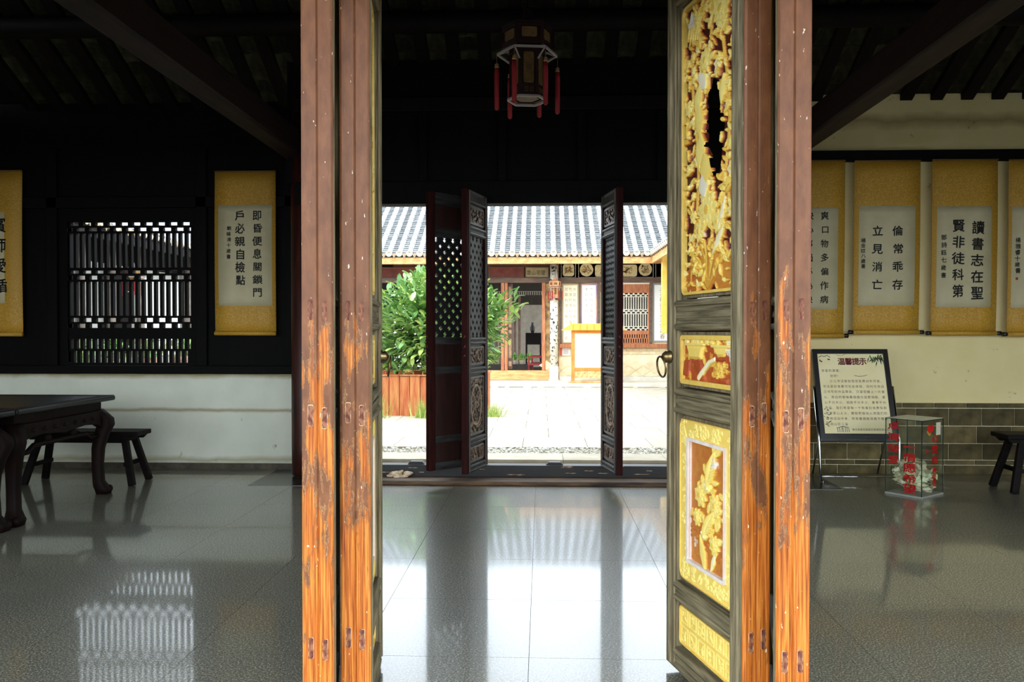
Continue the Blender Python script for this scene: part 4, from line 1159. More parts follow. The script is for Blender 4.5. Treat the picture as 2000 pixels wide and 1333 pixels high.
rot_box = Matrix.Translation(bx.location) @ Matrix.Rotation(bx.rotation_euler.z, 4, 'Z')
rn = random.Random(11)
for k in range(190):
    u, v = rn.uniform(-1, 1), rn.uniform(-1, 1)
    zm = 0.33 - 0.12 * max(abs(u + 0.1), abs(v)) ** 2
    p = rot_box @ Vector((u * (hx_ - 0.052), v * (hb - 0.052), 0.045 + (zm - 0.045) * rn.random() ** 0.6))
    o = link('banknote', note_me[k % 6], None, loc=tuple(p))
    o.rotation_euler = (rn.uniform(-0.8, 0.8), rn.uniform(-0.7, 0.7), rn.uniform(0, 6.28))
    o.scale = (0.85,) * 3
    tag(o, 'crumpled pale banknote in the heap inside the clear box', 'banknote', 'banknotes heaped in the donation box')

# ------------------------------------------------------------------ palace lanterns
lant_frame = mat('lantern_frame', (28, 6, 7), (46, 10, 10), 12, rough=0.5)
lant_silk = mat('lantern_silk', (96, 70, 30), (116, 88, 42), 20, rough=0.7)
tassel_red = mat('tassel_red', (132, 10, 18), (156, 18, 24), 60, (1, 1, 0.1), 0.7)
white_trim = mat('lantern_white', (160, 148, 142), rough=0.5)
def lantern(loc, s, label, chain, bright=False):
    root = empty('palace_lantern', loc)
    tag(root, label, 'lantern', 'six sided palace lanterns')
    fm = lant_frame if not bright else mat('lantern_frame_faded', (190, 110, 70), (220, 160, 110), 12, rough=0.5)
    def hexp(r, z, a0=0.0): return [(r * s * math.cos(a0 + k * PI / 3), r * s * math.sin(a0 + k * PI / 3), z * s) for k in range(6)]
    A0 = 0.12
    # z = 0 is the lower rim; body 0.02..0.40, crown 0.40..0.58
    for nm, r, z0, z1, pz0, pz1 in (('body', 0.135, 0.02, 0.40, 0.11, 0.36), ('crown', 0.20, 0.42, 0.58, 0.46, 0.54)):
        b = MB()
        for k in range(6):
            p, q = hexp(r, 0, A0)[k], hexp(r, 0, A0)[(k + 1) % 6]
            b.bar((p[0], p[1], z0 * s), (p[0], p[1], z1 * s), 0.026 * s, 0.026 * s, up=(1, 0, 0))
            for z in (z0, z1, pz0 - 0.02, pz1 + 0.015): b.bar((p[0], p[1], z * s), (q[0], q[1], z * s), 0.022 * s, 0.022 * s)
        bo_ = b.build(nm + '_frame', fm, root)
        for k in range(6):
            p, q = Vector(hexp(r * 0.985, 0, A0)[k]), Vector(hexp(r * 0.985, 0, A0)[(k + 1) % 6])
            d = (q - p).normalized(); n = d.cross(Vector((0, 0, 1)))
            c = (p + q) / 2; L = (q - p).length / 2
            w0 = L * 0.62
            MB().prism([(-L, z0 * s), (L, z0 * s), (L, z1 * s), (-L, z1 * s)], lambda u, v, w: tuple(c + d * u + n * w)[:2] + (v,), -0.004 * s, 0.0).build('board', fm, bo_)
            MB().prism(chamfer_rect(-w0, w0, pz0 * s, pz1 * s, 0.012 * s, 2), lambda u, v, w: tuple(c + d * u + n * w)[:2] + (v,), -0.001 * s, 0.005 * s).build('silk_pane', lant_silk, bo_)
            if nm == 'body':
                f = lambda u, v: tuple(c + d * u + n * 0.0065 * s)[:2] + (v,)
                write(MB(), column_text('福', 0, 0.29 * s, 0.19 * s, 0.05 * s), f).build('painting', mat('pane_ink', (60, 34, 24)), bo_)
                g = MB()
                for u in (-0.025, 0.02):
                    for a, b_ in (((0, 0), (0.03, 0)), ((0.03, 0), (0.03, 0.03)), ((0.03, 0.03), (0.008, 0.03)), ((0.008, 0.03), (0.008, 0.014)), ((0.008, 0.014), (0.02, 0.014))):
                        P0, P1 = [tuple(c + d * ((u - 0.012 + e[0]) * s) + n * 0.006 * s)[:2] + ((0.045 + e[1]) * s,) for e in (a, b_)]
                        g.bar(P0, P1, 0.004 * s, 0.004 * s)
                g.build('fret', mat('fret_gold', (110, 84, 52)), bo_)
    rim = MB()
    for r, z in ((0.16, 0.0), (0.245, 0.37)):
        for k in range(6):
            rim.bar(hexp(r, z, A0)[k], hexp(r, z, A0)[(k + 1) % 6], 0.012 * s, 0.018 * s)
            if r > 0.2:
                rim.bar(hexp(0.14, 0.40, A0)[k], hexp(r, z, A0)[k], 0.014 * s, 0.012 * s)
                rim.bar(hexp(0.14, 0.30, A0)[k], hexp(r, z, A0)[k], 0.010 * s, 0.010 * s)
    rim.build('white_rim', white_trim, root)
    MB().add(hexp(0.10, 0.012, A0) + hexp(0.10, 0.02, A0), [(5, 4, 3, 2, 1, 0), (6, 7, 8, 9, 10, 11)] + [(i, (i + 1) % 6, 6 + (i + 1) % 6, 6 + i) for i in range(6)]).build('bottom_pane', lant_silk, root)
    dome = MB(); dome.lathe([(0.20 * s, 0.585 * s), (0.12 * s, 0.62 * s), (0.05 * s, 0.66 * s), (0.03 * s, 0.74 * s), (0.0, 0.76 * s)], n=6)
    dome.build('cap', fm, root)
    for k in range(6):
        p = hexp(0.25, 0.36, A0)[k]
        L0 = RND.uniform(-0.02, 0.02)
        t = MB().lathe([(0.010 * s, -0.34 * s), (0.019 * s, -0.33 * s), (0.021 * s, -0.05 * s), (0.016 * s, 0.0)], (p[0], p[1], (0.28 + L0) * s - 0.03 * s), 10).build('tassel', tassel_red, root, smooth=True)
        MB().lathe([(0.015 * s, 0), (0.02 * s, 0.01 * s), (0.012 * s, 0.02 * s), (0.018 * s, 0.03 * s), (0.008 * s, 0.04 * s), (0.003 * s, 0.045 * s), (0.003 * s, 0.115 * s)], (p[0], p[1], (0.28 + L0) * s - 0.03 * s), 10).build('tassel_cap', mat('cap_gold', (180, 140, 96), metal=0.4, rough=0.4), t, smooth=True)
    MB().cyl((0, 0, 0.74 * s), (0, 0, 0.74 * s + chain), 0.008 * s, n=6).build('cord', black_wood, root)
    return root
lantern((-0.11, 6.05, 3.245), 0.92, 'dark red lantern with tassels hanging in the hall above the doorway', rz(6.05) - 3.245 - 0.70)

# ------------------------------------------------------------------ courtyard behind the hall
pave_mat = mat('courtyard_stone', (162, 151, 131), (190, 180, 162), 3, (1, 1, 1), 0.85, 0.25, lo=0.3, hi=0.7, vary=0.05, detail=6)
yard = setting(MB().box(-12.5, 7.5, 8.7, 40, -0.2, -0.03).build('ground', mat('yard_bed', (150, 140, 122), rough=0.95)), 'pale stone paving of the bright courtyard', 'ground')
cache = {}
yy = 10.35; row = 0
while yy < 21.4:
    d = 1.1 if row % 2 else 0.95
    d = min(d, 21.5 - yy)
    x = -6.2 + (0.35 if row % 2 else 0)
    while x < 3.6:
        k = round(d, 3)
        if k not in cache: cache[k] = MB().box(0.004, 0.846, 0.004, d - 0.004, -0.04, 0.0).mesh('paving_slab')
        link('paving_slab', cache[k], pave_mat, yard, loc=(x, yy, RND.uniform(-0.003, 0.0)))
        x += 0.85
    yy += d; row += 1
kerb_me = MB().box(0.003, 1.197, 0, 0.5, -0.1, 0.012).mesh('kerb_stone')
for k in range(-5, 5): link('kerb_stone', kerb_me, pave_mat, yard, loc=(k * 1.2 + 0.25, 9.25, 0))
pb = MB(); rn = random.Random(8)
for k in range(1500):
    x, y = rn.uniform(-3.2, 2.6), rn.uniform(9.76, 10.34); r = rn.uniform(0.012, 0.024)
    pb.ell((x, y, 0.0), (r, r * rn.uniform(0.7, 1.2), r * 0.7), 5, 4)
pb.build('pebble_strip', mat('pebbles', (176, 172, 160), (216, 212, 200), 30, rough=0.8), yard)['kind'] = 'stuff'
front = setting(MB().box(-16, 16, -9.6, FY0, -0.3, -0.05).build('ground_front', mat('front_paving', (62, 60, 56), (80, 77, 72), 2, rough=0.9)), 'paved ground before the open front of the hall', 'ground')

opp = setting(MB().box(-16, 16, -9.9, -9.6, -0.3, 1.3).build('wall_light_block', mat('light_block', (96, 90, 78), (112, 104, 92), 3, rough=0.9)), 'unseen low wall added to shape the skylight before the hall', 'wall')  # added out of view; its height trims the skylight entering the hall

# shrub in the orange planter
shrub = empty('potted_shrub', (-1.95, 14.9, 0))
tag(shrub, 'large leafy green shrub in a worn orange plank planter in the courtyard', 'shrub')
pm = mat('planter_wood', (168, 66, 36), (206, 140, 84), 3, (5, 5, 0.7), 0.8, lo=0.3, hi=0.7, detail=6)
pl = empty('planter'); pl.parent = shrub
PX0, PX1, PY0, PY1, PZ = -1.32, 0.90, -0.75, 0.75, 0.70     # box planter of upright planks
def plank_row(p0, p1, nrm):
    d = Vector((p1[0] - p0[0], p1[1] - p0[1], 0)); L = d.length; d.normalize()
    k = int(round(L / 0.19)); w = L / k
    for i in range(k):
        a_ = Vector((p0[0], p0[1], 0)) + d * (i * w + 0.006); b_ = a_ + d * (w - 0.012)
        n_ = Vector(nrm) * 0.035; j = Vector(nrm) * RND.uniform(-0.006, 0.006)
        vs = [(q + j + o) for o in (Vector((0, 0, 0)), n_) for q in (a_, b_)]
        MB().add([(v.x, v.y, z) for z in (0.0, PZ + RND.uniform(-0.008, 0.008)) for v in vs], [(0, 1, 3, 2), (4, 6, 7, 5), (0, 4, 5, 1), (1, 5, 7, 3), (3, 7, 6, 2), (2, 6, 4, 0)]).build('plank', pm, pl)
plank_row((PX0, PY0), (PX1, PY0), (0, -1, 0)); plank_row((PX0, PY1), (PX1, PY1), (0, 1, 0))
plank_row((PX0, PY0), (PX0, PY1), (-1, 0, 0)); plank_row((PX1, PY0), (PX1, PY1), (1, 0, 0))
MB().box(PX0 + 0.002, PX1 - 0.002, PY0 + 0.002, PY1 - 0.002, 0.0, PZ - 0.05).build('soil', mat('soil', (74, 58, 42), (98, 80, 58), 20, rough=0.95), pl)
MB().ring([(PX0 - 0.06, PY0 - 0.06), (PX1 + 0.06, PY0 - 0.06), (PX1 + 0.06, PY1 + 0.06), (PX0 - 0.06, PY1 + 0.06)], [(PX0, PY0), (PX1, PY0), (PX1, PY1), (PX0, PY1)], lambda u, v, w: (u, v, w), PZ + 0.008, PZ + 0.035).build('planter_rim', pm, pl, bevel=0.005)
trunk = MB()
for k in range(7):
    a = k * 0.9
    trunk.tube([(0.1 * math.cos(a), 0.1 * math.sin(a), 0.6), (0.4 * math.cos(a), 0.4 * math.sin(a), 1.1), (0.8 * math.cos(a), 0.75 * math.sin(a), 1.6 + 0.1 * (k % 3))], 0.03, 6, radii=[0.04, 0.03, 0.012])
trunk.tube([(0.3, -0.1, 1.0), (0.8, -0.2, 1.55), (1.25, -0.25, 1.95)], 0.02, 6, radii=[0.03, 0.02, 0.008])
trunk.build('stem', mat('bark', (84, 66, 48), (110, 90, 66), 12, rough=0.9), shrub, smooth=True)
def leaf_shape(mb, L, w):
    st_ = [(0, 0), (0.25, 0.8), (0.55, 1.0), (0.8, 0.65), (1, 0)]
    vs = []
    for t, k in st_:
        vs += [(t * L, -w / 2 * k, 0.05 * L * math.sin(t * PI) + 0.08 * w * k), (t * L, 0, 0.05 * L * math.sin(t * PI) - 0.12 * L * t * t), (t * L, w / 2 * k, 0.05 * L * math.sin(t * PI) + 0.08 * w * k)]
    fs = []
    for i in range(4):
        fs += [(i * 3, i * 3 + 1, i * 3 + 4, i * 3 + 3), (i * 3 + 1, i * 3 + 2, i * 3 + 5, i * 3 + 4)]
    return vs, fs
lv, lf = leaf_shape(None, 0.21, 0.08)
leaf_me = MB().add(lv, lf).mesh('leaf', True, fix=False)
def leaf_mat(name, a, b):
    m, nt, bs = nodes_of(name)
    oi = N(nt, 'ShaderNodeObjectInfo')
    geo = N(nt, 'ShaderNodeNewGeometry')
    s = N(nt, 'ShaderNodeMath', operation='ADD'); nt.links.new(oi.outputs['Random'], s.inputs[0]); nt.links.new(geo.outputs['Random Per Island'], s.inputs[1])
    fr_ = N(nt, 'ShaderNodeMath', operation='FRACT'); nt.links.new(s.outputs[0], fr_.inputs[0])
    nt.links.new(ramp(nt, fr_.outputs[0], ((0.0, lin(a)), (0.6, lin(b)), (1.0, lin((194, 212, 116))))), bs.inputs['Base Color'])
    bs.inputs['Roughness'].default_value = 0.42
    return m
shrub_leaf = leaf_mat('shrub_leaf', (84, 128, 62), (140, 178, 106))
rn = random.Random(31)
def leaf_xf():
    for _ in range(200):
        th = rn.uniform(0, 2 * PI); cz = rn.uniform(-0.85, 1)
        rr = rn.uniform(0.3, 1.0)
        sr = math.sqrt(1 - cz * cz)
        p = Vector((1.22 * rr * sr * math.cos(th), 1.12 * rr * sr * math.sin(th), 1.62 + 1.0 * rr * cz))
        if p.z < 0.68: continue
        n = Vector((sr * math.cos(th), sr * math.sin(th), cz * 0.7 + 0.25)).normalized()
        return p, n
def branch_xf():
    t = rn.random()
    p = Vector((0.75 + 0.62 * t, -0.2 - 0.08 * t, 1.45 + 0.62 * t)) + Vector((rn.gauss(0, 0.13), rn.gauss(0, 0.1), rn.gauss(0, 0.16)))
    n = Vector((0.6, -0.5, 0.6)).normalized()
    return p, n
def leaf_matrix(p, n):
    d = (n + Vector((rn.gauss(0, 0.55), rn.gauss(0, 0.55), rn.gauss(0, 0.45)))).normalized()
    s = d.cross(Vector((0, 0, 1)))
    s = s.normalized() if s.length > 1e-3 else Vector((1, 0, 0))
    u = s.cross(d)
    k = rn.uniform(0.7, 1.25)
    return Matrix(((d.x, s.x, u.x, p.x), (d.y, s.y, u.y, p.y), (d.z, s.z, u.z, p.z), (0, 0, 0, 1))) @ Matrix.Scale(k, 4)
def rim_xf():
    p = Vector((rn.uniform(PX0 - 0.05, PX1 + 0.05), rn.uniform(PY0 - 0.08, 0.3), rn.uniform(0.76, 1.3)))
    return p, Vector((rn.uniform(-0.4, 0.4), -0.7, 0.5)).normalized()
cand = [leaf_matrix(*leaf_xf()) for _ in range(4700)] + [leaf_matrix(*rim_xf()) for _ in range(500)] + [leaf_matrix(*branch_xf()) for _ in range(120)]
seen = [m for m in cand[:5200] if m.translation.y < -0.35 and m.translation.length > 1.0]
big = seen[:240] + cand[5200:5260]
bigset = set(id(m) for m in big)
for m in big:
    o = link('leaf', leaf_me, shrub_leaf, shrub); o.matrix_local = m
fo_ = MB()
for m in cand:
    if id(m) in bigset: continue
    fo_.add([m @ Vector(p) for p in lv], lf)
link('foliage', fo_.mesh('foliage', True, fix=False), shrub_leaf, shrub)['kind'] = 'stuff'
weed = leaf_mat('weed_leaf', (120, 150, 60), (160, 178, 84))
for (wx, wy, wh), lb in (((-2.86, 13.75, 0.6), 'yellow green weeds at the foot of the orange planter beside the door edge'), ((-2.05, 13.75, 0.40), 'small weed tuft before the orange planter by the half open leaf'), ((-0.85, 14.0, 0.28), 'little green tuft on the paving beside the lattice door leaf')):
    w = empty('weed_clump', (wx, wy, 0)); tag(w, lb, 'weeds', 'weeds around the planter')
    g = MB()
    for k in range(90):
        a = rn.uniform(0, 6.28); r = min(abs(rn.gauss(0, 0.13)), 0.3); h = wh * rn.uniform(0.4, 1.1)
        x, y = r * math.cos(a), r * math.sin(a) * 0.5
        g.add([(x, y, 0), (x + 0.012, y, 0), (x + rn.gauss(0, 0.08) + 0.006, y + rn.gauss(0, 0.06), h)], [(0, 1, 2)])
    link('blade', g.mesh('blade', fix=False), weed, w)['kind'] = 'stuff'

# ------------------------------------------------------------------ far hall across the courtyard
FD = 23.0                                      # its facade
def fx(px): return at(px, 600, FD)[0]
def fz(py): return at(1100, py, FD)[2]
eave_y, eave_z, SL = 21.8, 3.62, 0.60
def tile_roof(parent, n, origin, axis, run, sp, m1, m2, caps=True):
    # rows run up the slope; axis 'x': eave along x, slope to +y; origin is the first row at the eave
    rows = MB()
    L = run / math.cos(math.atan(SL)); seg = 0.30
    a = math.atan(SL)
    def S(t, off): return (t * math.cos(a) - off * math.sin(a), t * math.sin(a) + off * math.cos(a))
    k = 0
    while k * seg < L:
        t0, t1 = k * seg, min((k + 1) * seg, L)
        vs = []
        for t, r in ((t0, 0.078), (t1, 0.070)):
            for j in range(7):
                q = PI * j / 6
                s = S(t, r * math.sin(q))
                vs.append((r * math.cos(q), s[0], s[1]))
        rows.add(vs, [(j, j + 1, 8 + j, 7 + j) for j in range(6)])
        k += 1
    row_me = rows.mesh('cover_tile_row', True, fix=False)
    pans = MB(); hw = sp / 2
    k = 0; ps = 0.13
    while k * ps < L:
        t0, t1 = k * ps, min((k + 1) * ps + 0.02, L)
        vs = []
        for t, o in ((t0, 0.03), (t1, 0.0)):
            for j in range(5):
                u = -hw + sp * j / 4
                s = S(t, o - 0.03 + 0.035 * (2 * u / sp) ** 2)
                vs.append((u, s[0], s[1]))
        for j in range(5):
            u = -hw + sp * j / 4
            s = S(t0, -0.03 + 0.035 * (2 * u / sp) ** 2 - 0.006)
            vs.append((u, s[0], s[1]))
        pans.add(vs, [(j, j + 1, 6 + j, 5 + j) for j in range(4)] + [(10 + j, 11 + j, 1 + j, j) for j in range(4)])
        k += 1
    pan_me = pans.mesh('pan_tile_row', False, fix=False)
    cap_me = MB().cyl((0, -0.012, 0.02), (0, 0.01, 0.02), 0.088, n=16).mesh('tile_end')
    drip_me = MB().prism([(-0.07, 0.02), (0.07, 0.02), (0.035, -0.05), (0, -0.11), (-0.035, -0.05)], lambda u, v, w: (u, w, v), -0.008, 0.006).mesh('drip_tile')
    rot = 0 if axis == 'x' else (-PI / 2 if axis == '+y' else PI / 2)
    for i in range(n):
        for nm, me, m, du in (('cover_tile_row', row_me, m1, 0), ('pan_tile_row', pan_me, m2, 0.5), ('tile_end', cap_me, mat('tile_end', (176, 166, 146), (206, 196, 176), 30, rough=0.8), 0), ('drip_tile', drip_me, mat('drip_tile', (120, 104, 84), (168, 146, 118), 20, rough=0.85), 0.5)):
            if not caps and nm in ('tile_end', 'drip_tile'): continue
            d = (i + du) * sp
            p = (origin[0] + d, origin[1], origin[2]) if axis == 'x' else (origin[0], origin[1] + d, origin[2])
            o = link(nm, me, m, parent, loc=p)
            o.rotation_euler = (0, 0, rot)
    return row_me
hall = setting(MB().add([(-10, eave_y, eave_z - 0.08), (6, eave_y, eave_z - 0.08), (6, eave_y + 4.4, eave_z - 0.08 + 4.4 * SL), (-10, eave_y + 4.4, eave_z - 0.08 + 4.4 * SL), (-10, eave_y, eave_z - 0.04), (6, eave_y, eave_z - 0.04), (6, eave_y + 4.4, eave_z - 0.04 + 4.4 * SL), (-10, eave_y + 4.4, eave_z - 0.04 + 4.4 * SL)], [(0, 3, 2, 1), (4, 5, 6, 7), (0, 1, 5, 4), (1, 2, 6, 5), (2, 3, 7, 6), (3, 0, 4, 7)]).build('roof', dark_wood), 'grey tiled roof of the hall across the courtyard', 'roof')
tile_roof(hall, 52, (-8.702, eave_y, eave_z), 'x', 4.4, 0.282, roof_tile, pan_tile)
fas = mat('fascia_paint', (176, 118, 66), (214, 170, 112), 6, (1, 1, 2), 0.7, lo=0.3, hi=0.7, detail=6)
setting(MB().box(-9, 3.4, eave_y + 0.03, eave_y + 0.07, eave_z - 0.27, eave_z - 0.04).build('trim_4', fas, bevel=0.006), 'scalloped orange fascia board under the tiled eave', 'trim')
# wings either side
for s, xe, nm in ((-1, -8.7, 'left'), (1, 2.95, 'right')):
    run = 2.6 if s < 0 else 4.0
    r = MB(); x1 = xe + s * run
    za, zb = 3.62 - 0.08, 3.62 - 0.08 + run * SL
    r.add([(xe, 9.8, za), (xe, 25, za), (x1, 25, zb), (x1, 9.8, zb), (xe, 9.8, za + 0.04), (xe, 25, za + 0.04), (x1, 25, zb + 0.04), (x1, 9.8, zb + 0.04)], [(0, 3, 2, 1), (4, 5, 6, 7), (0, 1, 5, 4), (1, 2, 6, 5), (2, 3, 7, 6), (3, 0, 4, 7)])
    wg = setting(r.build('roof_wing_' + nm, dark_wood), 'grey tiled roof of the %s courtyard wing' % nm, 'roof')
    tile_roof(wg, 54, (xe, 9.9, 3.62), '+y' if s > 0 else '-y', run - 0.1, 0.282, roof_tile, pan_tile)
    setting(MB().box(*sorted((xe + s * 0.03, xe + s * 0.07)), 9.8, 21.9, 3.35, 3.58).build('trim_5' if s < 0 else 'trim_6', fas if s > 0 else dark_wood), ('dark' if s < 0 else 'orange') + ' fascia under the %s wing eave' % nm, 'trim')
# left wing front, seen through the lattice window
lw = setting(MB().box(-9.85, -9.6, 9.4, 23, 0, 3.6).build('wall_wing_left', mat('wing_wall', (168, 168, 162), (186, 186, 180), 4, rough=0.9)), 'grey plastered front of the left courtyard wing behind the window', 'wall')
for k, (y0, y1, z0, z1, m) in enumerate(((14.5, 15.9, 0.9, 2.9, dark_wood), (16.1, 17.1, 0.8, 2.9, mat('grey_panel', (150, 150, 146))), (17.2, 18.3, 0.9, 2.9, dark_wood), (18.5, 20.8, 0.9, 2.8, mat('white_panel', (232, 232, 228))), (21.0, 22.4, 0.8, 2.9, dark_wood), (9.4, 22.9, 3.0, 3.5, dark_wood), (9.4, 22.9, 0.0, 0.55, mat('wing_base', (110, 108, 100))))):
    MB().box(-9.6, -9.56, y0, y1, z0, z1).build('panel', m, lw, bevel=0.005)
for k, y in enumerate((14.4, 16.0, 17.15, 18.4, 20.9, 22.5)):
    MB().cyl((-9.4, y, 0), (-9.4, y, 3.5), 0.09, n=12).build('post', mat('wing_post', (92, 80, 72), (120, 108, 98), 5), lw, smooth=True)
setting(MB().box(3.75, 4.0, 9.4, 22.9, 0, 3.6).build('wall_wing_right', mat('wing_wall', (168, 168, 162))), 'plastered front of the right courtyard wing', 'wall')
lantern((-8.84, 17.0, 2.36), 0.85, 'small red lantern seen through the lattice window', 0.68)
for k, (x, y) in enumerate(((-8.6, 14.6), (-8.7, 15.9), (-8.8, 17.7), (-8.8, 19.3))):
    p = empty('potted_plant', (x, y, 0)); tag(p, 'pot plant behind the lattice window, %s of four counted from the hall' % ('first', 'second', 'third', 'last')[k], 'plant', 'pot plants behind the lattice window')
    MB().lathe([(0.13, 0), (0.19, 0.7), (0.21, 0.7), (0.20, 0.9)], n=16).build('pot', mat('tall_pot', (150, 110, 90), (176, 138, 112), 8, rough=0.8), p, smooth=True)
    g = MB()
    for j in range(70):
        m = leaf_matrix(Vector((rn.gauss(0, 0.12), rn.gauss(0, 0.12), 1.05 + rn.gauss(0, 0.12))), Vector((0, 0, 1)))
        g.add([m @ Vector(q) for q in lv], lf)
    link('foliage', g.mesh('foliage', True, fix=False), shrub_leaf, p)['kind'] = 'stuff'

# platform, facade
pf = setting(MB().box(-9.5, 4, 21.5, 34, -0.1, 0.10).build('floor_far', mat('platform_stone', (206, 196, 176), (226, 218, 202), 3, rough=0.85), bevel=0.01), 'pale stone platform of the far hall', 'floor')
rn = random.Random(41)
for k in range(22):
    x = -5 + k * 0.42 + rn.uniform(-0.1, 0.1)
    MB().box(x, x + rn.uniform(0.15, 0.4), 21.47, 21.5, -0.01, rn.uniform(0.005, 0.013)).build('dark_joint', mat('joint_dark', (60, 56, 44), (96, 90, 70), 20), pf)  # thin dark strips marking the joint line along the platform foot
beam_brown = mat('far_beam', (86, 66, 54), (116, 92, 76), 5, (0.6, 4, 4), 0.6)
far_wood = mat('far_wood', (158, 88, 54), (194, 126, 82), 5, (5, 5, 0.6), 0.6)
def fbox(px0, px1, py0, py1, d0, d1):
    x0, x1 = fx(px0), fx(px1); z1, z0 = fz(py0), fz(py1)
    return MB().box(x0, x1, FD - d1, FD - d0, z0, z1)
X0 = fx(1095)
wf = setting(fbox(1092, 1345, 505, 745, -0.15, 0.0).build('wall_far_right', mat('far_wall', (236, 220, 182), (244, 232, 202), 4, rough=0.9)), 'painted front of the far hall with scroll panels and brick base', 'wall')
fbox(600, 1345, 498, 546, -0.1, 0.0).build('frieze_board', mat('frieze_dark', (96, 62, 50), (122, 80, 64), 6, rough=0.6), wf)
fbox(600, 1345, 543, 553, 0.0, 0.12).build('head_beam', beam_brown, wf, bevel=0.01)
fbox(1092, 1345, 672, 680, 0.0, 0.12).build('sill_rail', far_wood, wf, bevel=0.01)
fbox(1092, 1345, 735, 745, 0.0, 0.16).build('base_stone', mat('base_stone', (216, 210, 196), (230, 226, 216), 5), wf, bevel=0.01)
cream = mat('frieze_cream', (232, 210, 154), (242, 226, 184), 10, rough=0.8)
sumi = mat('frieze_ink', (150, 112, 70))
rn = random.Random(77)
def frieze_panel(poly, cx, cy, r):
    p = MB().prism(poly, lambda u, v, w: (fx(u), FD - w, fz(v)), 0.004, 0.03).build('frieze_panel', cream, wf)
    g = MB()
    for k in range(26):
        a = rn.uniform(0, 3.14); u, v = cx + rn.uniform(-r, r) * 0.6, cy + rn.uniform(-r, r) * 0.55; L = rn.uniform(0.04, 0.14) * 0.5
        c = (fx(u), FD - 0.033, fz(v))
        g.bar((c[0] - L * math.cos(a), c[1], c[2] - L * math.sin(a)), (c[0] + L * math.cos(a), c[1], c[2] + L * math.sin(a)), 0.014, 0.003, up=(0, 1, 0))
    g.build('frieze_painting', sumi, p)
circ = lambda cx, cy, r: [(cx + r * math.cos(t), cy + r * math.sin(t)) for t in np.linspace(0, 2 * PI, 25)[:-1]]
oct_ = lambda a, b, c, d: [(a + 3, c), (b - 3, c), (b, c + 3), (b, d - 3), (b - 3, d), (a + 3, d), (a, d - 3), (a, c + 3)]
frieze_panel(oct_(1099, 1121, 517, 540), 1110, 528, 10)
frieze_panel(circ(1145.5, 527.5, 13), 1145.5, 527.5, 12)
frieze_panel(oct_(1162, 1200, 518, 541), 1180, 529, 12)
frieze_panel(oct_(1207, 1244, 518, 541), 1226, 529, 12)
frieze_panel(circ(1260, 527, 13), 1260, 527, 12)
for a, b in ((1095.5, 1124.5), (1129.5, 1276), (1280, 1330)):
    fo = MB().ring([(a, 514.5), (b, 514.5), (b, 543), (a, 543)], [(a + 1, 515.5), (b - 1, 515.5), (b - 1, 541.8), (a + 1, 541.8)], lambda u, v, w: (fx(u), FD - w, fz(v)), 0.0, 0.02)
    fo.build('frieze_line', mat('frieze_line', (206, 190, 170)), wf)
for a, b, m in ((955, 1023, mat('red_board', (104, 44, 36), (126, 58, 46), 5)), (1026, 1072, mat('sign_board', (150, 132, 96), (172, 154, 116), 6)), (745, 950, mat('red_board', (104, 44, 36)))):
    fo = fbox(a, b, 523, 542, 0.02, 0.06).build('name_board', m, wf, bevel=0.006)
    MB().ring([(a, 522), (b, 522), (b, 543), (a, 543)], [(a + 1.5, 523.5), (b - 1.5, 523.5), (b - 1.5, 541.5), (a + 1.5, 541.5)], lambda u, v, w: (fx(u), FD - w, fz(v)), 0.05, 0.08).build('board_edge', beam_brown, fo)
    if a == 1026:
        write(MB(), [(ch, fx(1033 + i * 9.3), fz(533), 0.125, 0.15, 0) for i, ch in enumerate('雲山可望')], lambda u, v: (u, FD - 0.066, v)).build('board_lettering', mat('board_ink', (60, 50, 36)), fo)
# scroll panels and window between timber posts
def couplet(a, b, c, d, m, edge, cols, size, inkm):
    p = fbox(a, b, c, d, 0.0, 0.03).build('scroll_panel', m, wf)
    MB().ring([(a, c), (b, c), (b, d), (a, d)], [(a + 2.5, c + 2.5), (b - 2.5, c + 2.5), (b - 2.5, d - 2.5), (a + 2.5, d - 2.5)], lambda u, v, w: (fx(u), FD - w, fz(v)), 0.028, 0.045).build('panel_border', edge, p)
    it = []
    for i in range(cols):
        u = a + (b - a) * (i + 1) / (cols + 1)
        for j in range(10):
            it.append((rn.choice('春花秋月山水清雲竹梅石'), fx(u), fz(c + (d - c) * (j + 1) / 11), size, size, rn.uniform(-0.1, 0.1)))
    write(MB(), it, lambda u, v: (u, FD - 0.034, v)).build('panel_writing', inkm, p)
    return p
pale_ink = mat('pale_ink', (176, 160, 120))
couplet(1098, 1130, 555, 671, mat('cream_panel', (246, 238, 206), (250, 244, 222), 8), mat('panel_edge_tan', (176, 156, 120)), 3, 0.10, pale_ink)
couplet(1134, 1166, 555, 671, mat('white_panel2', (250, 248, 242), (252, 251, 248), 8), mat('panel_edge_blue', (128, 116, 176), (206, 160, 130), 1.2, rough=0.8), 2, 0.09, mat('mauve_ink', (168, 156, 150)))
couplet(1275, 1312, 555, 668, mat('white_panel2', (232, 228, 218)), mat('panel_edge_grey', (150, 150, 160)), 1, 0.16, mat('flower_ochre', (224, 160, 60), (90, 90, 80), 3))
for a, b in ((1093, 1097), (1131, 1133.5), (1167, 1172), (1268, 1273)):
    fbox(a, b, 553, 673, 0.0, 0.10).build('timber_post', beam_brown, wf, bevel=0.006)
fbox(1172, 1268, 553, 571, 0.0, 0.05).build('transom', far_wood, wf, bevel=0.006)
fbox(1172, 1268, 553, 556, 0.0, 0.07).build('transom_rail', mat('far_white', (232, 226, 212)), wf)
xa, xb, za, zb = fx(1181), fx(1265), fz(670), fz(573)
MB().box(xa - 0.03, xb + 0.03, FD - 0.012, FD - 0.004, za - 0.03, zb + 0.03).build('room_dark_sheet', mat('room_dark', (40, 36, 34)), wf)  # dark sheet painted in for the unlit room behind the lattice
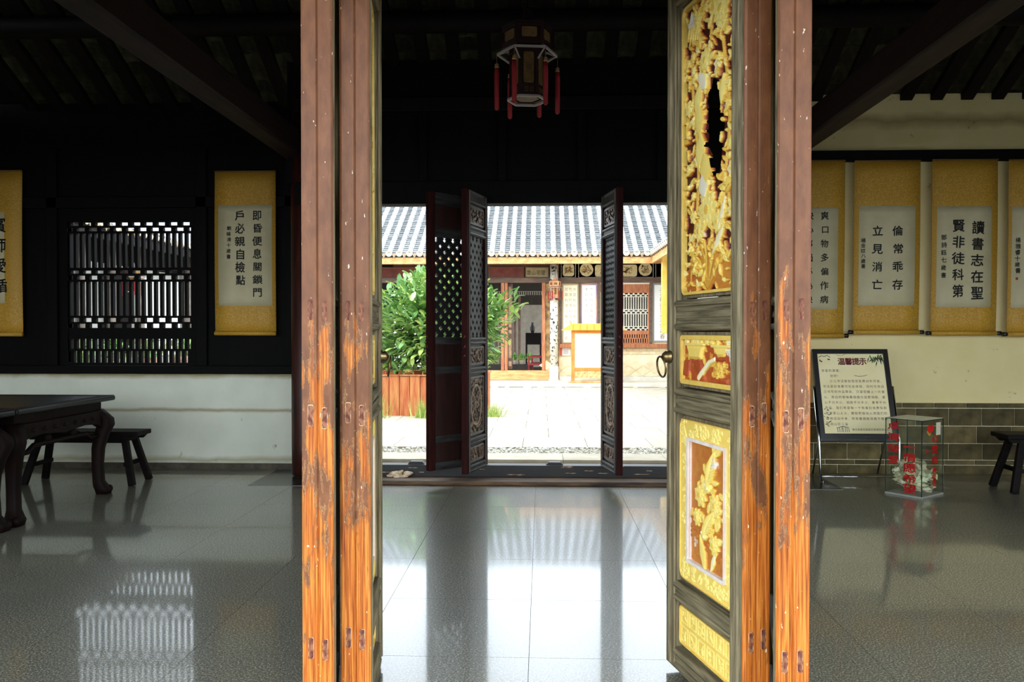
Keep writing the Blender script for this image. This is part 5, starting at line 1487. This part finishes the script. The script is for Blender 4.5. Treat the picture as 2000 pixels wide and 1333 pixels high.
setting(lattice_window('window_2', xa, xb, za, zb, FD - 0.045, 0.05, 18, mat('pale_lattice', (196, 188, 170), (216, 208, 192), 6), far_wood, far_wood, 0.04), 'pale bar lattice window in the far hall beyond the edge-on leaf', 'window')
# brick base with a diamond field
far_brick = mat('far_brick', (232, 210, 166), (242, 226, 192), 6, rough=0.9, vary=0.08)
bm_ = {}
for r, (c, d) in enumerate(((681, 686), (687, 692))):
    u = 1093 + (6 if r else 0)
    while u < 1330:
        o = fbox(u, u + 12.2, c, d, -0.005, 0.02)
        o.build('far_brick', far_brick, wf); u += 13
S_ = 0.30
for i in range(-1, 14):
    for j in range(3):
        cx, cz = fx(1096) + i * S_ * 1.42 + (S_ * 0.71 if j % 2 else 0), fz(733) + j * S_ * 0.5 - 0.02
        if cx > 4.0: continue
        r = S_ * 0.5
        pts = [(cx - r * 1.38, cz), (cx, cz - r * 0.95), (cx + r * 1.38, cz), (cx, cz + r * 0.95)]
        pts = [(x, min(max(z, fz(735)), fz(693))) for x, z in pts]
        MB().prism(pts, lambda u, v, w: (u, FD - w, v), 0.0, 0.018 + 0.004 * (i % 2)).build('diamond_brick', far_brick, wf)
nt_ = fbox(1093, 1114, 680, 695, 0.02, 0.04).build('notice_plate', mat('plate_white', (226, 222, 216)), wf, bevel=0.004)
fbox(1093, 1098, 680, 695, 0.04, 0.045).build('red_strip', mat('plate_red', (198, 92, 64)), nt_)
MB().box(fx(1100), fx(1110), FD - 0.046, FD - 0.041, fz(692), fz(684)).build('plate_text', mat('plate_grey', (190, 186, 178)), nt_)

# door bay of the far hall
wd = setting(fbox(700, 1092, 498, 516, -0.2, 0.0).build('wall_far_left', dark_wood), 'dark timber door bay of the far hall', 'wall')
fbox(700, 1092, 546, 553, -0.1, 0.1).build('door_head', black_wood, wd)
for a, b in ((979, 985), (986, 991.5), (1058.5, 1065), (900, 907)):
    fbox(a, b, 552, 724, -0.02, 0.10).build('door_post', far_wood, wd, bevel=0.01)
MB().box(-9.5, -4.3, FD - 0.05, FD + 0.1, 0.1, 3.5).build('end_boarding', dark_wood, wd)
setting(fbox(742, 1076, 724, 742.5, -0.05, 0.14).build('sill_far', mat('far_sill', (190, 128, 72), (222, 178, 120), 5, (0.6, 3, 3), 0.8, lo=0.3, hi=0.7), bevel=0.01), 'worn orange timber sill of the far hall doorway', 'sill')
fbox(1065, 1092, 552, 742, -0.06, 0.02).build('end_panel', mat('end_panel', (120, 92, 60), (196, 156, 96), 5, lo=0.4, hi=0.6), wd)
dl = MB().box(fx(992), fx(1000), FD + 0.05, FD + 0.55, fz(722), fz(553)).build('door_8', mat('far_leaf', (70, 44, 34), (96, 64, 48), 5), bevel=0.01)
setting(dl, 'dark carved leaf folded inside the far hall doorway', 'door')
for a, b in ((645, 652), (662, 700), (706, 716), (560, 640)):
    MB().box(fx(993), fx(999), FD + 0.04, FD + 0.052, fz(b), fz(a)).build('carved_panel', mat('far_leaf_panel', (120, 92, 66), (168, 138, 104), 12), dl)
cp = empty('couplet_column', (at(1082, 650, 22.75)[0], 22.75, 0.1)); tag(cp, 'white column with dark peeling couplet in front of the far hall', 'column', kind='structure')
MB().lathe([(0.115, 0.42), (0.115, 3.3)], n=18).build('shaft', mat('peeling_column', (232, 226, 210), (52, 46, 40), 11, (1, 1, 1), 0.8, lo=0.56, hi=0.60, detail=5), cp, smooth=True)
MB().lathe([(0.15, 0), (0.15, 0.03), (0.13, 0.05), (0.13, 0.40), (0.12, 0.42)], n=18).build('stone_base', mat('white_stone', (232, 230, 222)), cp, smooth=True)
lx, ly, lz_ = at(1084, 582, 22.45)
lantern((lx, ly, lz_), 0.78, 'faded palace lantern with red tassels before the white column', 0.3, True)

# roofed signboard on the platform
ex0, ex1, ey = at(1119, 700, 21.75)[0], at(1200, 700, 21.75)[0], 21.75
sb = empty('roofed_signboard', ((ex0 + ex1) / 2, ey, 0.10)); tag(sb, 'orange framed signboard with a yellow roof on the far platform', 'signboard')
sy0, sy1 = 0.10, at(1150, 637, ey)[2] - 0.1
hw = (ex1 - ex0) / 2
or_m = mat('sign_orange', (206, 118, 44), (222, 140, 62), 6, rough=0.5)
for s in (-1, 1): MB().box(s * hw - 0.045, s * hw + 0.045, -0.05, 0.05, 0.06, sy1 - 0.1).build('post', or_m, sb, bevel=0.006)
MB().box(-hw, hw, -0.04, 0.04, sy1 - 0.2, sy1 - 0.12).build('rail', or_m, sb, bevel=0.005)
MB().box(-hw, hw, -0.04, 0.04, 0.34, 0.42).build('rail', or_m, sb, bevel=0.005)
MB().box(-hw + 0.05, hw - 0.05, -0.015, 0.015, 0.42, sy1 - 0.2).build('board', mat('sign_cream', (236, 226, 196)), sb)
fb = MB().box(-hw + 0.05, hw - 0.05, -0.02, 0.02, 0.13, 0.34).build('carved_apron', mat('sign_apron', (206, 150, 90), (236, 200, 140), 14), sb)
for k in range(15): MB().ell((-hw + 0.1 + k * (2 * hw - 0.2) / 14, -0.022, 0.235 + 0.04 * (k % 2 * 2 - 1)), (0.03, 0.01, 0.03), 8, 6).build('scroll_boss', fb.data.materials[0], fb, smooth=True)
MB().box(-hw - 0.06, hw + 0.06, -0.14, 0.14, 0.0, 0.06).build('plinth', mat('sign_plinth', (176, 130, 78), (206, 166, 112), 5), sb, bevel=0.006)
MB().box(-hw - 0.12, hw + 0.12, -0.16, 0.16, -0.0, 0.02).build('plinth_step', mat('sign_plinth', (176, 130, 78)), sb)
MB().prism([(-hw - 0.32, sy1 - 0.12), (hw + 0.32, sy1 - 0.12), (hw + 0.05, sy1 + 0.06), (-hw - 0.05, sy1 + 0.06)], lambda u, v, w: (u, w, v), -0.16, 0.16).build('sign_roof', mat('sign_yellow', (230, 176, 52), (240, 196, 84), 6, rough=0.5), sb, bevel=0.008)
for k in range(7):
    x = -hw + k * hw / 3
    MB().cyl((x, -0.165, sy1 - 0.1), (x, -0.162, sy1 + 0.05), 0.012, n=6).build('roof_rib', mat('sign_rib', (206, 144, 44)), sb)
MB().cyl((-hw - 0.05, -0.05, sy1 + 0.06), (-hw - 0.05, 0.05, sy1 + 0.06), 0.03, n=10).build('finial', or_m, sb, smooth=True)
tag(MB().box(3.13, 3.26, 20.9, 21.1, 1.45, 3.62).build('hanging_banner', mat('banner_yellow', (238, 186, 70), (244, 204, 110), 4, rough=0.7), bevel=0.01), 'long yellow hanging board under the wing eave corner', 'board')

# inside the far hall and the court beyond
dk = mat('far_dark', (34, 26, 22), (46, 36, 30), 5)
setting(MB().box(-6, 4, 23.1, 27.6, 3.45, 3.6).build('ceiling_far', dk), 'dark ceiling of the far hall', 'ceiling')
setting(MB().box(-6, 4, 29.0, 32.4, 3.2, 3.3).build('ceiling_court_shade', dk), 'unseen dark slab added to shade the court beyond the far hall', 'ceiling')  # roof slab added only to darken the court wall below
wb = setting(MB().box(-6, fx(700), 27.4, 27.6, 0.1, 3.5).build('wall_far_rear', dk), 'dark rear wall of the far hall', 'wall')
D2 = 27.5
def gx(px): return at(px, 600, D2)[0]
def gz(py): return at(1000, py, D2)[2]
MB().box(gx(1064), 4, 27.4, 27.6, 0.1, 3.5).build('rear_panel', dk, wb)
MB().box(gx(700), gx(1064), 27.42, 27.58, gz(569), 3.5).build('rear_head', dk, wb)
MB().box(gx(700), gx(1064), 27.42, 27.58, gz(596), gz(577)).build('rear_transom', dk, wb)
bar_me = MB().box(-0.02, 0.02, -0.02, 0.02, 0, gz(570) - gz(577)).mesh('transom_bar')
for k in range(24): link('transom_bar', bar_me, dk, wb, loc=(gx(960) + k * (gx(1064) - gx(960)) / 24, 27.5, gz(577)))
for a in (1003, 1012, 967, 975): MB().box(gx(a), gx(a + 5), 27.4, 27.6, 0.1, gz(577)).build('rear_post', mat('rear_post', (96, 74, 60), (124, 98, 82), 5), wb)
MB().box(gx(700), gx(1064), 27.3, 27.6, 0.1, 0.28).build('rear_sill', dk, wb)
setting(MB().box(-4, 3, 32.0, 32.2, 0, 4.5).build('wall_court', mat('court_wall', (150, 140, 126), (168, 158, 144), 4)), 'pale wall closing the court beyond the far hall', 'wall')
for k, px in enumerate((1046, 1052)):
    c = empty('red_chair', (at(px, 700, 23.9 + 0.75 * k)[0], 23.9 + 0.75 * k, 0.1)); tag(c, ('front red lacquer armchair inside the far hall doorway', 'rear red lacquer armchair half hidden behind the front one')[k], 'chair', 'red chairs in the far hall'); c.rotation_euler = (0, 0, -PI / 2)
    rm = mat('red_lacquer', (124, 22, 26), (150, 36, 36), 8, rough=0.35)
    for sx in (-1, 1):
        for sy in (-1, 1): MB().box(sx * 0.25 - 0.02, sx * 0.25 + 0.02, sy * 0.2 - 0.02, sy * 0.2 + 0.02, 0, 0.62 if sy < 0 else 1.0).build('leg', rm, c)
        MB().box(sx * 0.25 - 0.02, sx * 0.25 + 0.02, -0.22, 0.22, 0.62, 0.66).build('armrest', rm, c)
    MB().box(-0.28, 0.28, -0.23, 0.23, 0.40, 0.45).build('seat', rm, c, bevel=0.006)
    MB().box(-0.28, 0.28, -0.21, -0.19, 0.28, 0.40).build('apron', rm, c)
    MB().box(-0.27, 0.27, -0.23, -0.17, 0.06, 0.10).build('footrail', rm, c)
    MB().prism([(-0.27, 0.92), (0.27, 0.92), (0.22, 1.0), (0.1, 1.04), (-0.1, 1.04), (-0.22, 1.0)], lambda u, v, w: (u, w, v), 0.18, 0.22).build('top_rail', rm, c)
    MB().box(-0.09, 0.09, 0.185, 0.205, 0.45, 0.93).build('backrest', rm, c)
lg_ = tag(MB().box(at(900, 700, 25.6)[0], at(1042, 700, 25.6)[0], 25.35, 25.85, 0.1, 0.45).build('plant_bench', dk, bevel=0.01), 'low dark bench carrying the flower pots in the far hall', 'bench')
for k, px in enumerate((953, 970, 1004, 1019, 1034)):
    p = empty('flower_pot', (at(px, 700, 25.6)[0], 25.6, 0.45)); tag(p, 'pot of low green leaves in the far hall, number %s from the shrub' % ('one', 'two', 'three', 'four', 'five', 'six', 'seven')[k], 'potted plant', 'flower pots on the far bench')
    MB().lathe([(0.055, 0), (0.075, 0.11), (0.08, 0.12)], n=12).build('pot', mat('cream_pot', (206, 190, 160), (224, 210, 186), 8), p, smooth=True)
    g = MB()
    for j in range(110):
        m = leaf_matrix(Vector((rn.gauss(0, 0.04), rn.gauss(0, 0.05), 0.20 + rn.gauss(0, 0.05))), Vector((0, 0, 1)))
        g.add([m @ (Vector(q) * 0.42) for q in lv], lf)
    link('foliage', g.mesh('foliage', True, fix=False), leaf_mat('pot_leaf', (70, 140, 50), (120, 190, 80)) if k == 0 else bpy.data.materials['pot_leaf'], p)['kind'] = 'stuff'
at_ = empty('altar_table', (at(1042, 660, 30.8)[0], 30.8, 0.0)); tag(at_, 'dark table holding a vase before the pale court wall', 'table')
MB().box(-0.3, 0.3, -0.25, 0.25, 1.0, 1.45).build('body', dark_wood, at_, bevel=0.01)
for sx in (-1, 1):
    for sy in (-1, 1): MB().box(sx * 0.27 - 0.03, sx * 0.27 + 0.03, sy * 0.22 - 0.03, sy * 0.22 + 0.03, 0, 1.0).build('leg', dark_wood, at_)
tag(MB().lathe([(0.05, 0), (0.09, 0.1), (0.10, 0.2), (0.05, 0.3), (0.04, 0.36), (0.06, 0.4)], (at(1040, 660, 30.8)[0], 30.8, 1.45), 14).build('vase', mat('vase_glaze', (46, 44, 46)), smooth=True), 'dark vase standing on the table in the far court', 'vase')
